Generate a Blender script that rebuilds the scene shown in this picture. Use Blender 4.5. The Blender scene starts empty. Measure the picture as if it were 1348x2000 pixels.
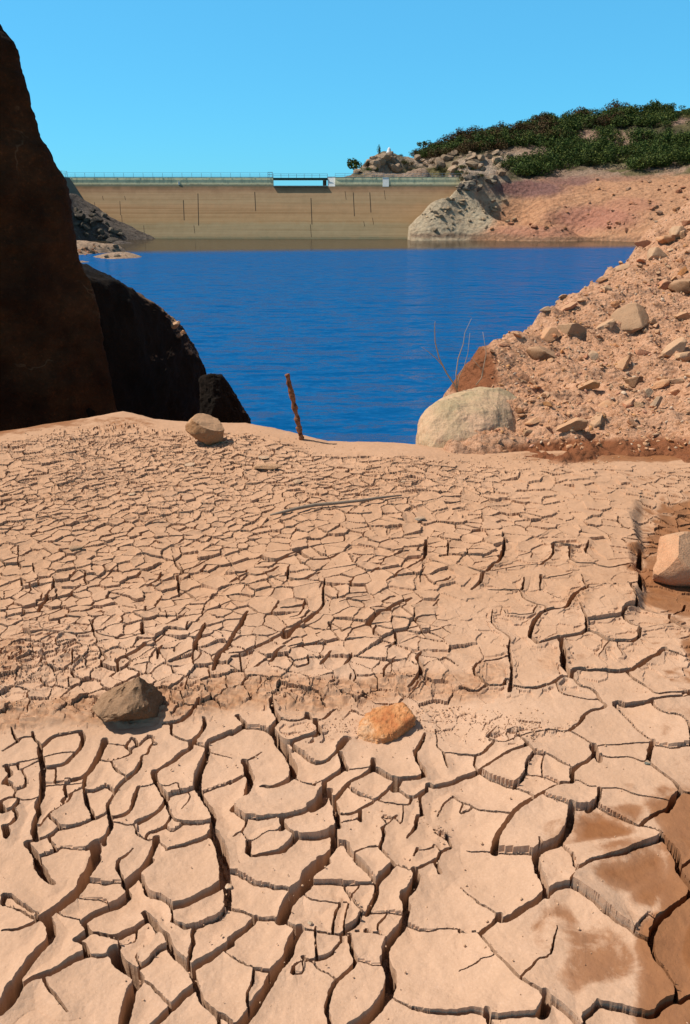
import bpy, bmesh, math, random
import numpy as np
from mathutils import Vector, Matrix

random.seed(7)
rng = np.random.default_rng(11)
C = bpy.context.scene.collection
R = math.radians

# ------------------------------------------------------------------ camera
CAM = np.array([0.0, 0.0, 1.6]); F = 28 / 36 * 2000; PITCH = math.atan(580 / F)
CT, ST = math.cos(PITCH), math.sin(PITCH)
WATER_Z = -3.4

def ray(px, py):
    u = (px - 674.0) / F; v = (1000.0 - py) / F
    return np.array([u, CT + v * ST, -ST + v * CT])

def P(px, py, Y):
    """point on the sight line through photo pixel (px, py) at forward distance Y"""
    d = ray(px, py)
    return CAM + d * (Y / d[1])

def on_plane(px, py, z=0.0):
    d = ray(px, py)
    return CAM + d * ((z - CAM[2]) / d[2])

def project(x, y, z):
    dy = y - CAM[1]; dz = z - CAM[2]; dx = x - CAM[0]
    f = dy * CT - dz * ST; up = dy * ST + dz * CT
    f = np.maximum(f, 1e-3)
    return 674 + F * dx / f, 1000 - F * up / f

cam_d = bpy.data.cameras.new('camera'); cam = bpy.data.objects.new('camera', cam_d); C.objects.link(cam)
cam.location = CAM; cam.rotation_euler = (R(90) - PITCH, 0, 0)
cam_d.sensor_fit = 'VERTICAL'; cam_d.sensor_height = 36; cam_d.lens = 28
cam_d.clip_start = 0.05; cam_d.clip_end = 6000
bpy.context.scene.camera = cam

# ------------------------------------------------------------------ numpy noise
def _hash(ix, iy, iz):
    h = (ix.astype(np.int64) * 374761393 + iy.astype(np.int64) * 668265263 + iz.astype(np.int64) * 2147483647) & 0xffffffff
    h = ((h ^ (h >> 13)) * 1274126177) & 0xffffffff
    return ((h ^ (h >> 16)) & 0xffff) / 65535.0

def vnoise(x, y, z=None, seed=0):
    """smooth value noise in [-1, 1]"""
    x = np.asarray(x, float) + seed * 17.31; y = np.asarray(y, float) - seed * 9.77
    ix = np.floor(x); iy = np.floor(y); fx = x - ix; fy = y - iy
    fx = fx * fx * fx * (fx * (fx * 6 - 15) + 10); fy = fy * fy * fy * (fy * (fy * 6 - 15) + 10)
    ix = ix.astype(np.int64); iy = iy.astype(np.int64)
    def lay(iz):
        a = _hash(ix, iy, iz); b = _hash(ix + 1, iy, iz); c = _hash(ix, iy + 1, iz); d = _hash(ix + 1, iy + 1, iz)
        return (a + (b - a) * fx) * (1 - fy) + (c + (d - c) * fx) * fy
    if z is None:
        return lay(np.zeros_like(ix) + seed) * 2 - 1
    z = np.asarray(z, float); iz = np.floor(z); fz = z - iz; fz = fz * fz * (3 - 2 * fz); iz = iz.astype(np.int64) + seed * 31
    a = lay(iz); b = lay(iz + 1)
    return (a + (b - a) * fz) * 2 - 1

def fbm(x, y, z=None, oct=4, seed=0, gain=0.5):
    s = 0; a = 1; f = 1; t = 0
    for o in range(oct):
        s = s + a * vnoise(np.asarray(x) * f, np.asarray(y) * f, None if z is None else np.asarray(z) * f, seed + o)
        t += a; a *= gain; f *= 2.03
    return s / t

def ridged(x, y, z=None, oct=4, seed=0):
    s = 0; a = 1; f = 1; t = 0
    for o in range(oct):
        s = s + a * (1 - 2 * np.abs(vnoise(np.asarray(x) * f, np.asarray(y) * f, None if z is None else np.asarray(z) * f, seed + o)))
        t += a; a *= 0.5; f *= 2.1
    return s / t

def sstep(a, b, x):
    t = np.clip((x - a) / (b - a), 0, 1)
    return t * t * (3 - 2 * t)

# ------------------------------------------------------------------ mesh / object helpers
def mesh_from(name, verts, faces, smooth=True):
    me = bpy.data.meshes.new(name)
    v = np.asarray(verts, np.float32).reshape(-1, 3)
    if isinstance(faces, np.ndarray):
        k = faces.shape[1]; n = len(faces)
        me.vertices.add(len(v)); me.vertices.foreach_set('co', v.ravel())
        me.loops.add(n * k); me.loops.foreach_set('vertex_index', faces.astype(np.int32).ravel())
        me.polygons.add(n); me.polygons.foreach_set('loop_start', np.arange(0, n * k, k, dtype=np.int32))
        me.update(calc_edges=True)
    else:
        me.from_pydata([tuple(p) for p in v], [], faces)
    if smooth:
        me.polygons.foreach_set('use_smooth', np.ones(len(me.polygons), bool))
    me.update(); me.validate()
    return me

def link(name, me, mat=None, parent=None, loc=None):
    o = bpy.data.objects.new(name, me); C.objects.link(o)
    if mat is not None:
        me.materials.append(mat)
    if parent is not None: o.parent = parent
    if loc is not None: o.location = loc
    return o

def tag(o, label, cat, group=None):
    o['label'] = label; o['category'] = cat
    if group: o['group'] = group
    return o

def structure(o):
    o['kind'] = 'structure'; return o

def stuff(o, label=None, cat=None):
    o['kind'] = 'stuff'
    if label: o['label'] = label; o['category'] = cat
    return o

def empty(name, loc):
    o = bpy.data.objects.new(name, None); C.objects.link(o); o.location = loc
    return o

def fattr(me, name, arr):
    a = me.attributes.new(name, 'FLOAT', 'POINT'); a.data.foreach_set('value', np.asarray(arr, np.float32).ravel())

def cattr(me, name, arr):
    a = me.attributes.new(name, 'FLOAT_COLOR', 'POINT')
    c = np.ones((len(arr), 4), np.float32); c[:, :3] = arr
    a.data.foreach_set('color', c.ravel())

def grid_faces(nr, nc):
    i = np.arange(nr * nc).reshape(nr, nc)
    return np.stack([i[:-1, :-1], i[:-1, 1:], i[1:, 1:], i[1:, :-1]], -1).reshape(-1, 4)

def box_bm(bm, x0, x1, y0, y1, z0, z1):
    vs = [bm.verts.new(p) for p in ((x0,y0,z0),(x1,y0,z0),(x1,y1,z0),(x0,y1,z0),(x0,y0,z1),(x1,y0,z1),(x1,y1,z1),(x0,y1,z1))]
    for f in ((3,2,1,0),(4,5,6,7),(0,1,5,4),(1,2,6,5),(2,3,7,6),(3,0,4,7)):
        bm.faces.new([vs[k] for k in f])

def bm_mesh(name, bm, smooth=False):
    me = bpy.data.meshes.new(name); bm.to_mesh(me); bm.free()
    if smooth:
        me.polygons.foreach_set('use_smooth', np.ones(len(me.polygons), bool))
    return me

def tube(bm, pts, radii, sides=7):
    pts = [Vector(p) for p in pts]; rings = []
    for k, p in enumerate(pts):
        d = (pts[min(k + 1, len(pts) - 1)] - pts[max(k - 1, 0)]).normalized()
        a = d.orthogonal().normalized() if k == 0 else (a - d * a.dot(d)).normalized()
        b = d.cross(a)
        rings.append([bm.verts.new(p + (a * math.cos(t) + b * math.sin(t)) * radii[k]) for t in [2 * math.pi * q / sides for q in range(sides)]])
    for r0, r1 in zip(rings, rings[1:]):
        for q in range(sides):
            bm.faces.new((r0[q], r0[(q + 1) % sides], r1[(q + 1) % sides], r1[q]))
    bm.faces.new(rings[0][::-1]); bm.faces.new(rings[-1])

# ------------------------------------------------------------------ material helpers
class NT:
    def __init__(s, name):
        s.m = bpy.data.materials.new(name); s.m.use_nodes = True
        s.t = s.m.node_tree; s.t.nodes.clear()
        s.out = s.n('ShaderNodeOutputMaterial'); s.b = s.n('ShaderNodeBsdfPrincipled')
        s.l(s.b.outputs[0], s.out.inputs[0]); s.b.inputs['Roughness'].default_value = 0.9
        s.b.inputs['Specular IOR Level'].default_value = 0.15
    def n(s, typ, **kw):
        k = s.t.nodes.new(typ)
        for a, v in kw.items(): setattr(k, a, v)
        return k
    def l(s, a, b): s.t.links.new(a, b)
    def val(s, inp, v):
        if hasattr(v, 'type') and hasattr(v, 'is_linked'): s.l(v, inp)
        else: inp.default_value = v
    def pos(s): return s.n('ShaderNodeNewGeometry').outputs['Position']
    def obj(s): return s.n('ShaderNodeTexCoord').outputs['Object']
    def noise(s, vec, scale, detail=4, rough=0.6, dist=0.0):
        k = s.n('ShaderNodeTexNoise'); s.l(vec, k.inputs['Vector'])
        k.inputs['Scale'].default_value = scale; k.inputs['Detail'].default_value = detail
        k.inputs['Roughness'].default_value = rough; k.inputs['Distortion'].default_value = dist
        return k.outputs['Fac']
    def mapv(s, vec, scale=(1, 1, 1), rot=(0, 0, 0)):
        k = s.n('ShaderNodeMapping'); s.l(vec, k.inputs[0]); k.inputs['Scale'].default_value = scale; k.inputs['Rotation'].default_value = rot
        return k.outputs[0]
    def ramp(s, fac, stops):
        k = s.n('ShaderNodeValToRGB'); s.l(fac, k.inputs[0]); e = k.color_ramp.elements
        while len(e) < len(stops): e.new(0.5)
        for q, (p, c) in zip(e, stops):
            q.position = p; q.color = (c, c, c, 1) if isinstance(c, (int, float)) else (*c, 1)
        return k.outputs[0]
    def mix(s, fac, a, b, mode='MIX'):
        k = s.n('ShaderNodeMix', data_type='RGBA', blend_type=mode)
        s.val(k.inputs[0], fac)
        for i, v in ((6, a), (7, b)):
            if isinstance(v, tuple): k.inputs[i].default_value = (*v, 1) if len(v) == 3 else v
            else: s.l(v, k.inputs[i])
        return k.outputs[2]
    def math(s, op, a, b=0.0, c=None):
        k = s.n('ShaderNodeMath', operation=op); s.val(k.inputs[0], a); s.val(k.inputs[1], b)
        if c is not None: s.val(k.inputs[2], c)
        return k.outputs[0]
    def attr(s, name, out='Fac'):
        return s.n('ShaderNodeAttribute', attribute_name=name).outputs[out]
    def bump(s, h, strength=0.5, dist=0.01, prev=None):
        k = s.n('ShaderNodeBump'); s.l(h, k.inputs['Height']); k.inputs['Strength'].default_value = strength; k.inputs['Distance'].default_value = dist
        if prev is not None: s.l(prev, k.inputs['Normal'])
        return k.outputs[0]
    def color(s, c):
        if isinstance(c, tuple): s.b.inputs['Base Color'].default_value = (*c, 1)
        else: s.l(c, s.b.inputs['Base Color'])
    def normal(s, n): s.l(n, s.b.inputs['Normal'])

# mud ---------------------------------------------------------------
MUD = (0.56, 0.335, 0.198)
def mud_material():
    k = NT('dried_mud'); p = k.pos()
    n1 = k.noise(p, 1.6, 4); n2 = k.noise(p, 14, 5, 0.65); n3 = k.noise(p, 160, 3, 0.7)
    c = k.mix(k.ramp(n1, [(0.3, 0.0), (0.7, 1.0)]), (0.545, 0.350, 0.236), (0.49, 0.302, 0.194))
    c = k.mix(k.ramp(n2, [(0.35, 0.0), (0.75, 0.55)]), c, (0.435, 0.265, 0.165))
    c = k.mix(k.ramp(n3, [(0.45, 0.0), (0.8, 0.5)]), c, (0.385, 0.24, 0.15))
    c = k.mix(k.ramp(n3, [(0.22, 0.45), (0.42, 0.0)]), c, (0.60, 0.425, 0.305))
    yy_ = k.n('ShaderNodeSeparateXYZ'); k.l(p, yy_.inputs[0])
    older = k.n('ShaderNodeMapRange', interpolation_type='SMOOTHSTEP'); k.l(k.math('ADD', yy_.outputs[1], k.math('MULTIPLY', k.math('SUBTRACT', n1, 0.5), 1.2)), older.inputs[0]); older.inputs[1].default_value = 2.1; older.inputs[2].default_value = 3.6; older.inputs[4].default_value = 0.85
    c = k.mix(older.outputs[0], c, k.mix(1.0, c, (0.90, 0.83, 0.75), 'MULTIPLY'))
    # rusty layered band and moist patches: real colour of the mud, plus painted cliff-foot shade
    w = k.n('ShaderNodeTexWave'); w.inputs['Scale'].default_value = 26; w.inputs['Distortion'].default_value = 9; w.inputs['Detail'].default_value = 4
    k.l(k.mapv(p, (0.25, 1.0, 1.0), (0, 0, R(-12))), w.inputs['Vector'])
    bandc = k.mix(k.ramp(w.outputs['Fac'], [(0.2, 0.0), (0.8, 1.0)]), (0.39, 0.20, 0.10), (0.28, 0.125, 0.055))
    c = k.mix(k.math('MULTIPLY', k.math('MULTIPLY', k.attr('band'), 0.9), k.ramp(n2, [(0.3, 1.0), (0.62, 0.25)])), c, bandc)
    wet_shade = k.attr('wet_shade')
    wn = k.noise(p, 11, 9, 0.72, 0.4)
    wf = k.n('ShaderNodeMapRange'); k.l(k.math('ADD', wet_shade, k.math('MULTIPLY', k.math('SUBTRACT', wn, 0.5), 1.7)), wf.inputs[0])
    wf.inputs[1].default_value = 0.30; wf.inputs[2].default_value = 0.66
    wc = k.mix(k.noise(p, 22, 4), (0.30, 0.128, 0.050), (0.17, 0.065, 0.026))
    c = k.mix(k.math('MULTIPLY', wf.outputs[0], k.math('MULTIPLY_ADD', wet_shade, 0.45, 0.5)), c, wc)
    k.color(c)
    h = k.noise(p, 60, 6, 0.7)
    b1 = k.bump(h, 0.55, 0.004)
    pits = k.n('ShaderNodeTexVoronoi'); k.l(p, pits.inputs['Vector']); pits.inputs['Scale'].default_value = 75
    b2 = k.bump(k.ramp(pits.outputs['Distance'], [(0.05, 0.0), (0.22, 1.0)]), 0.22, 0.003, b1)
    b3 = k.bump(k.noise(p, 260, 3, 0.7), 0.35, 0.0015, b2)
    k.normal(b3)
    k.b.inputs['Roughness'].default_value = 0.92
    return k.m

# ------------------------------------------------------------------ crack tracing
# polylines traced on enlargements of the photograph: origin of the enlargement, then (crack width, points)
S3 = 1348 / 450
TR = {
(0,1660): [
(25,[200,0,210,40,240,90,290,125,310,130]),(50,[560,0,500,100,460,170,400,230,330,290,250,350]),(18,[250,350,180,390,120,410,0,415]),
(14,[0,260,70,280,130,310,190,355,240,370]),(15,[690,0,675,40,700,90,720,120]),(25,[890,0,840,35,770,95,725,130]),
(26,[725,130,750,190,700,235,620,275,540,315,480,360,490,390,520,425,480,460,445,490]),(25,[445,490,490,510,505,570]),
(30,[500,570,400,610,300,670,230,690,150,720,100,770]),(38,[265,370,290,420,290,480,230,530,150,620,95,700,80,760]),(75,[80,760,40,830,0,900]),
(14,[250,725,300,780,340,840,380,890]),(12,[820,90,830,150,880,200,960,240,1010,285]),(34,[1010,285,1100,255,1200,195,1310,115]),
(36,[1310,0,1315,60,1325,115,1330,190]),(25,[820,280,870,340,910,400,960,450,990,510,1040,580,1110,640,1130,720,1165,800,1240,870,1348,930]),
(18,[860,345,790,390,690,435,630,455,560,430,520,425]),(8,[790,395,790,460,730,485]),(8,[930,425,870,490,780,555]),(14,[985,495,910,535,850,600,810,620]),
(10,[505,570,580,575,650,545,690,520,690,480,640,470]),(52,[680,580,710,620,780,660,810,690,750,780,730,880,700,1018,680,1200]),
(12,[810,690,860,710,910,770,965,825]),(30,[1130,740,1060,800,980,880,900,960,840,1018,700,1160]),(20,[1265,880,1275,960,1270,1018,1300,1150]),
(12,[1330,235,1300,300,1250,350,1150,390,1080,410,1020,380]),(16,[1125,410,1130,470,1110,530,1105,590]),(28,[1348,480,1290,530,1220,580,1160,605,1110,640]),
(8,[960,240,1010,320,1000,370]),(6,[520,130,620,135,710,125]),(5,[460,225,560,230,620,245]),(9,[0,190,60,210,130,270,215,330]),(6,[350,345,430,360,480,365]),(4,[150,970,250,995,400,1000])],
(450,1660): [
(55,[550,0,450,70,440,130,380,190,330,260,310,330]),(10,[0,60,80,90,160,140,250,160,320,165,380,190]),
(12,[0,265,60,275,140,305,220,320,300,340,380,395,500,420,630,425,740,420,920,445]),(25,[150,310,90,380,0,450]),
(45,[400,400,350,480,340,550,280,620,240,690,160,800,100,900,60,960]),(10,[0,560,60,600,130,625,240,640]),(14,[720,0,780,60,850,135]),
(22,[965,45,910,90,860,140,860,200,800,310]),(10,[520,125,640,130,840,150]),(10,[665,155,705,200,720,260,770,305]),(8,[755,155,710,200]),
(12,[640,255,605,330,595,415]),(8,[690,250,670,330,665,400]),(14,[765,310,740,370,650,415]),(6,[455,225,600,245,700,240]),(10,[800,375,820,430]),
(8,[920,315,860,370,880,440]),(5,[770,305,900,300,1020,315]),(34,[1100,120,1050,190,1010,215,1040,290,1020,360,950,430,915,490,915,570]),(48,[915,570,950,660,930,770,850,870,760,960,680,1018,560,1130]),
(6,[1030,350,1130,400,1250,392,1348,405]),(20,[700,470,720,530,745,565,690,640,620,700,580,770,565,880,590,960,605,1018,620,1140]),
(10,[640,470,580,540,520,570,440,580,360,610]),(10,[495,465,500,515]),(7,[410,545,460,580,520,635,600,675]),(5,[415,590,420,650,350,660]),
(8,[970,820,1060,865]),(12,[1060,865,1180,900,1348,905]),(12,[130,690,95,760,90,830,120,880]),(8,[500,385,495,420]),(4,[745,565,800,590,900,600]),(15,[0,930,10,1018,0,1150]),(20,[1200,20,1230,100])],
(898,1660): [
(8,[10,170,60,215,130,270,220,340]),(30,[500,240,420,290,340,335,250,380]),(22,[240,340,170,400,110,440]),(10,[110,440,0,430]),
(20,[110,440,170,510,215,590,300,690,400,780,500,850]),(45,[500,850,520,890,480,960]),(14,[480,960,400,970,200,955,100,905,0,900]),(25,[165,915,180,980,205,1018,240,1130]),
(22,[510,860,590,920,660,980,690,1018,780,1120]),(28,[450,40,460,110,490,200,510,260]),(18,[510,260,590,220,650,210,700,240,760,280,830,340,900,400,980,450,1030,490,1100,530]),
(8,[655,30,670,100,690,140,650,190,650,210]),(14,[690,140,760,90,860,50,960,40,1030,0]),(22,[1230,0,1270,60,1275,130,1310,190,1348,240]),
(26,[1348,280,1250,350,1150,420,1110,490,1115,560]),(18,[1115,560,1150,640,1230,740,1265,820,1270,880]),(5,[1110,375,1030,440]),(20,[1270,870,1190,900,1140,960,1000,940,900,910,810,890]),
(18,[810,890,770,940,720,980,740,1018]),(9,[575,430,555,510,540,580,500,620,450,625,415,680]),(5,[0,660,80,630,130,605,190,605]),(15,[1348,850,1290,880]),(14,[1280,130,1348,80,1480,60]),(20,[1348,850,1500,800])],
(0,1360): [
(20,[460,150,480,200,470,250,430,290,370,345,280,360]),(28,[600,190,600,240,570,300,530,370,480,425,420,435]),(8,[315,440,320,390]),(8,[420,435,320,445]),
(25,[230,240,225,290,240,360,240,420,240,480,235,540,215,590,225,630,190,690,190,740]),(18,[460,150,370,165,300,185,260,220,230,250]),(8,[250,300,340,285,430,275]),
(14,[0,270,80,225,120,190,190,180]),(14,[60,150,75,195,90,220]),(12,[180,150,185,190,230,240]),(8,[0,350,100,335,220,310]),(8,[100,380,180,340,225,320]),(22,[30,365,60,400,10,450]),
(10,[145,430,145,480]),(8,[50,465,90,500]),(10,[80,550,150,565,235,540]),(16,[0,580,45,550]),(14,[0,650,70,620,100,580]),(16,[20,720,70,700,100,650]),(18,[45,740,25,795]),
(14,[150,805,230,775,290,755,330,715,360,710]),(28,[155,820,210,880,225,940,270,1000]),(10,[235,875,300,850,350,820]),(50,[560,850,540,900,480,1018]),(14,[300,670,350,710,430,700,530,670]),
(18,[490,550,525,610,530,665]),(12,[415,520,400,560,340,600,260,660,230,710]),(14,[490,430,480,490,420,520,350,560]),(14,[375,460,375,500]),(8,[250,460,300,455,375,460,480,465]),(12,[480,500,540,495,620,465]),
(16,[740,430,690,475,640,530,625,570,630,630,560,665,530,670]),(20,[820,340,800,380,740,430]),(20,[800,470,775,560,750,625,690,645,640,640]),(10,[645,345,660,380,740,430]),(14,[590,330,660,330,770,275,730,240]),
(14,[770,180,740,220]),(6,[610,220,730,230]),(10,[855,175,810,225,770,245]),(8,[880,180,890,215,920,230]),(12,[870,240,860,280,820,290,820,340]),(22,[1110,245,1050,275,990,340,910,380]),
(20,[885,380,905,450,940,500,970,545]),(6,[790,470,880,460]),(25,[970,550,920,610,850,650,800,670]),(14,[970,560,990,640,1050,675,1140,690,1230,680]),(30,[1195,290,1165,370,1150,470,1165,500]),
(12,[1150,485,1080,510,1000,525,970,545]),(25,[1165,500,1210,570,1245,640,1245,740]),(50,[1245,740,1290,820,1310,900,1320,1018]),(22,[1190,70,1200,110,1170,165,1130,205]),(22,[1170,0,1110,60,1040,100,950,110]),
(12,[1000,140,1000,170,1060,200,1130,210,1200,240]),(18,[1348,150,1270,185,1205,210,1205,240]),(6,[1200,240,1348,295]),(10,[1170,495,1260,470,1348,430]),(14,[990,640,960,690,900,720,870,720,840,770]),
(28,[910,750,900,810,870,880,840,930,780,990,750,1018]),(14,[975,830,1060,810,1160,780,1230,745]),(8,[910,750,930,790,975,830]),(20,[640,660,650,710,610,775,500,825]),(14,[610,775,610,830]),(8,[660,680,750,700,800,670]),
(14,[770,830,720,880,680,900,685,960,715,1018]),(6,[1070,685,1000,725]),(5,[1115,540,1060,595]),(8,[780,710,790,750]),(6,[870,780,900,770]),(12,[285,785,305,805]),(6,[360,810,430,830,500,830]),(6,[910,385,920,470,980,490,1040,460])],
(450,1360): [
(18,[40,60,80,125]),(16,[0,160,70,125]),(10,[90,130,180,130,245,165,280,205]),(34,[280,205,330,270,368,350,365,420,320,465,240,500,180,490]),(20,[240,0,245,40,290,90,240,140]),
(14,[290,90,360,105,440,80,450,50]),(16,[470,85,530,85,575,60,620,30]),(25,[250,150,300,200,350,225,430,205,500,195,525,170,500,110]),(14,[350,230,430,290,480,330,560,330,620,290,650,240]),(35,[640,260,690,205]),
(10,[80,310,130,290,185,255]),(35,[80,310,100,370,120,440,90,540]),(14,[0,440,60,410,110,385]),(20,[0,590,40,560,90,540]),(14,[90,670,200,685,300,670,420,630,480,600]),(55,[480,600,530,560,545,510]),(9,[10,600,60,650,90,670]),
(8,[380,440,440,470,500,470]),(18,[490,460,560,430,650,380,665,350,640,285]),(16,[650,290,680,370]),(22,[840,320,830,390,780,420,700,450,670,470,620,530,590,525,545,470,550,450]),(8,[660,380,740,380,830,375]),
(28,[600,540,620,600,620,660,640,710]),(10,[85,730,20,770]),(25,[300,690,320,720]),(14,[340,740,400,760,520,755,600,730,630,710]),(24,[100,875,200,870,300,845,350,800,380,760]),(5,[100,800,200,750,300,735]),
(35,[610,740,610,810,560,870,480,930,430,990]),(20,[640,790,610,820]),(18,[680,790,700,850,750,910,820,990]),(14,[730,860,800,840,880,840]),(14,[900,760,880,840]),(18,[880,840,920,900,965,940,880,1000]),
(8,[700,480,760,530,840,565]),(16,[840,570,760,610,690,635,640,630]),(14,[970,455,920,520,850,565]),(30,[990,460,960,510]),(28,[860,390,960,450,1080,450,1140,430,1130,390]),(20,[1130,390,1090,330,1080,280]),(22,[1140,180,1120,240,1090,280]),
(14,[980,510,1060,560,1150,510]),(8,[870,570,960,590,1050,590]),(18,[1150,480,1200,500,1330,450]),(12,[1250,290,1275,380]),(14,[1105,560,1130,650]),(12,[1160,510,1110,550]),(6,[1010,630,1000,710]),(8,[975,650,890,720]),(5,[870,650,960,670]),
(18,[1100,660,1090,720,1040,780]),(14,[760,610,765,680]),(6,[660,680,750,660]),(8,[1090,840,1075,900]),(14,[1300,840,1230,870,1210,920,1100,960,1050,980]),(6,[1090,860,1180,850,1200,820]),(10,[1250,740,1280,800,1300,840]),(5,[1180,730,1280,800]),
(10,[1300,540,1250,590,1215,650]),(10,[970,940,1050,980]),(6,[1200,150,1210,250]),(8,[1250,290,1348,310])],
(898,1360): [
(14,[190,270,130,310,90,315,0,310]),(10,[90,330,90,380]),(18,[0,440,100,410,160,385,270,325,380,300]),(8,[160,230,240,270,340,240]),(14,[340,240,380,270,440,330,520,345,600,395,660,415]),(14,[420,340,390,390,385,450,320,520]),
(8,[130,420,230,480,320,520]),(10,[340,530,420,575]),(6,[390,450,490,470,580,510]),(22,[770,300,790,340,760,370,660,430,660,470,660,520,590,520,500,560,430,600]),(24,[785,300,810,390]),(34,[430,600,340,650,290,710,220,800,210,870]),
(10,[0,570,60,600,150,640,290,670]),(8,[0,650,75,625]),(8,[50,850,130,870,210,880,300,900,440,910]),(32,[650,670,650,740,590,850,500,880,450,910,450,1018]),(18,[820,560,810,620,750,680]),(8,[495,605,600,640,690,665,750,660]),
(8,[700,500,760,545,820,545,930,540,1040,590,1200,610]),(12,[820,650,900,690,980,740,1050,770]),(16,[1050,770,1110,720,1210,680]),(24,[1290,570,1250,610,1210,690]),(16,[1110,400,1180,470,1260,520,1290,570]),(22,[1130,270,1110,330,1100,380]),
(8,[830,295,950,290,1050,280,1130,270]),(10,[820,350,900,370,1000,370,1080,400]),(10,[910,60,960,120,1030,190,1130,270]),(16,[860,60,800,80,740,110,690,170,640,210]),(9,[640,210,500,205,350,235]),(8,[640,210,700,240,780,290]),
(10,[1140,290,1250,320,1348,300,1460,310]),(12,[1130,70,1200,120,1300,140,1340,200,1348,250]),(18,[900,30,1000,50,1080,50,1150,30,1348,10]),(14,[1050,770,1130,790,1200,850,1270,930,1280,1018]),(5,[450,830,460,880]),(5,[480,400,490,460]),
(8,[600,870,650,930,680,1018]),(12,[1160,860,1050,890,960,940,860,950,760,980,730,1010]),(6,[175,210,215,170]),(6,[270,210,330,190]),(12,[810,0,830,30]),(14,[1290,570,1400,600,1500,580])],
(0,1060): [
(20,[0,385,80,380,180,350,240,330,280,295]),(8,[40,350,100,305,180,265]),(12,[370,310,440,250,520,210]),(8,[220,385,300,365,380,345]),(16,[220,385,235,350]),(8,[140,455,250,410,380,350]),(14,[520,440,555,520,480,540,380,530]),(20,[830,470,835,540]),
(8,[580,540,700,555,830,545]),(26,[690,680,770,655,850,605]),(12,[580,620,630,680,580,720]),(16,[430,630,420,720]),(24,[1348,580,1290,640,1260,720,1250,760]),(20,[1200,470,1180,540,1140,600]),(14,[1100,470,1090,530]),(10,[860,710,850,770]),(12,[1110,770,1085,860]),
(12,[850,600,910,580,980,520]),(10,[920,480,910,510]),(10,[600,190,640,140,680,115]),(14,[940,150,920,210,860,240]),(12,[1060,150,1140,130,1220,70]),(10,[1010,60,1040,140]),(12,[1045,210,1045,290]),(10,[940,215,1060,170]),(12,[120,190,130,240,190,230,230,200]),
(12,[310,190,310,250,270,290]),(8,[400,190,450,150,500,150,490,190]),(10,[105,10,105,110]),(10,[190,110,200,160]),(10,[970,390,975,440]),(12,[840,410,910,370]),(8,[785,340,800,390]),(10,[1040,420,1080,370]),(12,[1180,420,1190,380]),(16,[920,690,930,640,950,610]),
(10,[985,710,1140,640,1180,660,1140,720]),(14,[640,770,690,740,685,700]),(12,[400,780,405,840])],
(450,1060): [
(22,[0,230,60,200,90,180]),(18,[160,120,180,100,260,115,340,80,400,45]),(22,[420,60,460,110,560,100,640,70]),(22,[90,180,170,205,240,175,280,145]),(16,[345,140,330,210,290,215]),(18,[350,220,420,235,490,200,520,180]),(18,[870,120,980,85,1000,65,1140,70]),
(22,[1145,0,1140,70]),(16,[1275,10,1270,85]),(14,[1140,90,1100,140,1000,180,950,230]),(12,[820,190,860,165,910,150]),(8,[1110,240,1105,200,1140,160]),(18,[1285,220,1280,245,1190,260]),(28,[820,460,870,420,930,400,990,360,1060,330]),(24,[100,400,80,440,50,500,0,580]),
(18,[440,340,430,370,300,385]),(8,[430,390,400,420,350,425]),(28,[480,420,440,460,370,490,330,560]),(12,[550,220,540,300,550,370,500,410]),(20,[0,650,80,640,140,620,250,560,330,510]),(16,[550,570,480,590,330,610,270,650,240,695]),(16,[660,520,800,485]),(12,[500,520,600,505,570,460]),
(8,[600,470,660,520]),(12,[850,490,950,525,1080,500,1110,490]),(10,[990,380,1100,480,1140,560]),(12,[835,520,840,550]),(14,[965,540,965,590,910,610]),(14,[0,750,120,745,200,690]),(8,[60,670,60,710]),(18,[590,640,540,690,530,720]),(14,[710,640,700,670,660,720]),
(14,[455,670,460,720,380,735,340,690]),(18,[1120,640,1085,680,1110,720,1115,770,1040,830]),(12,[970,680,900,720,900,790]),(14,[705,760,700,795]),(14,[240,890,250,960]),(16,[45,960,80,1010]),(10,[1100,440,1220,425]),(14,[1190,375,1220,340]),(8,[1130,510,1200,515,1290,480]),(8,[640,360,800,320])],
(898,1060): [
(20,[260,5,255,60,240,110]),(8,[0,90,120,100,230,95]),(14,[230,130,180,160,150,200,60,180,0,150]),(16,[130,220,120,260,70,290]),(12,[170,290,300,300,370,290,375,220]),(8,[340,100,430,70,410,110]),(8,[180,190,300,160,420,145,470,145]),(12,[480,140,550,90,540,40]),
(18,[560,30,600,40,660,40]),(10,[640,60,640,120,680,145,790,130]),(12,[770,100,730,60,750,10]),(12,[800,140,880,150,970,140,1050,110]),(30,[1060,20,1060,110]),(26,[1060,170,1060,260]),(12,[470,200,470,290]),(8,[470,220,600,210,660,190]),(8,[350,300,370,340,440,370,500,380]),
(8,[510,300,590,340]),(20,[740,280,660,330,630,390,500,400,430,460,405,540,440,580]),(10,[710,200,745,280]),(8,[770,260,900,260,1050,240]),(14,[1000,280,1050,350,960,390,960,430,1000,480,1060,500,1170,495,1230,480]),(14,[1060,350,1150,390,1240,400,1310,350,1330,310]),
(12,[1230,410,1230,460,1300,510,1348,530]),(14,[700,370,740,440,740,520,600,550,450,590]),(8,[770,450,880,440,960,420]),(16,[770,510,870,570,1000,580,1050,560,1050,520]),(28,[590,570,610,640,600,720,650,770]),(16,[310,840,380,860,460,860,550,830,610,790]),
(14,[280,600,300,680,300,780,290,880]),(12,[270,800,260,840,150,825,70,760,130,680,270,655]),(25,[680,740,800,745,980,750,1080,700,1200,640]),(14,[650,790,700,840,780,860,830,920]),(14,[980,760,1100,850,1140,900,1280,890,1348,880]),(6,[860,590,820,650]),(6,[920,590,950,660]),
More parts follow.
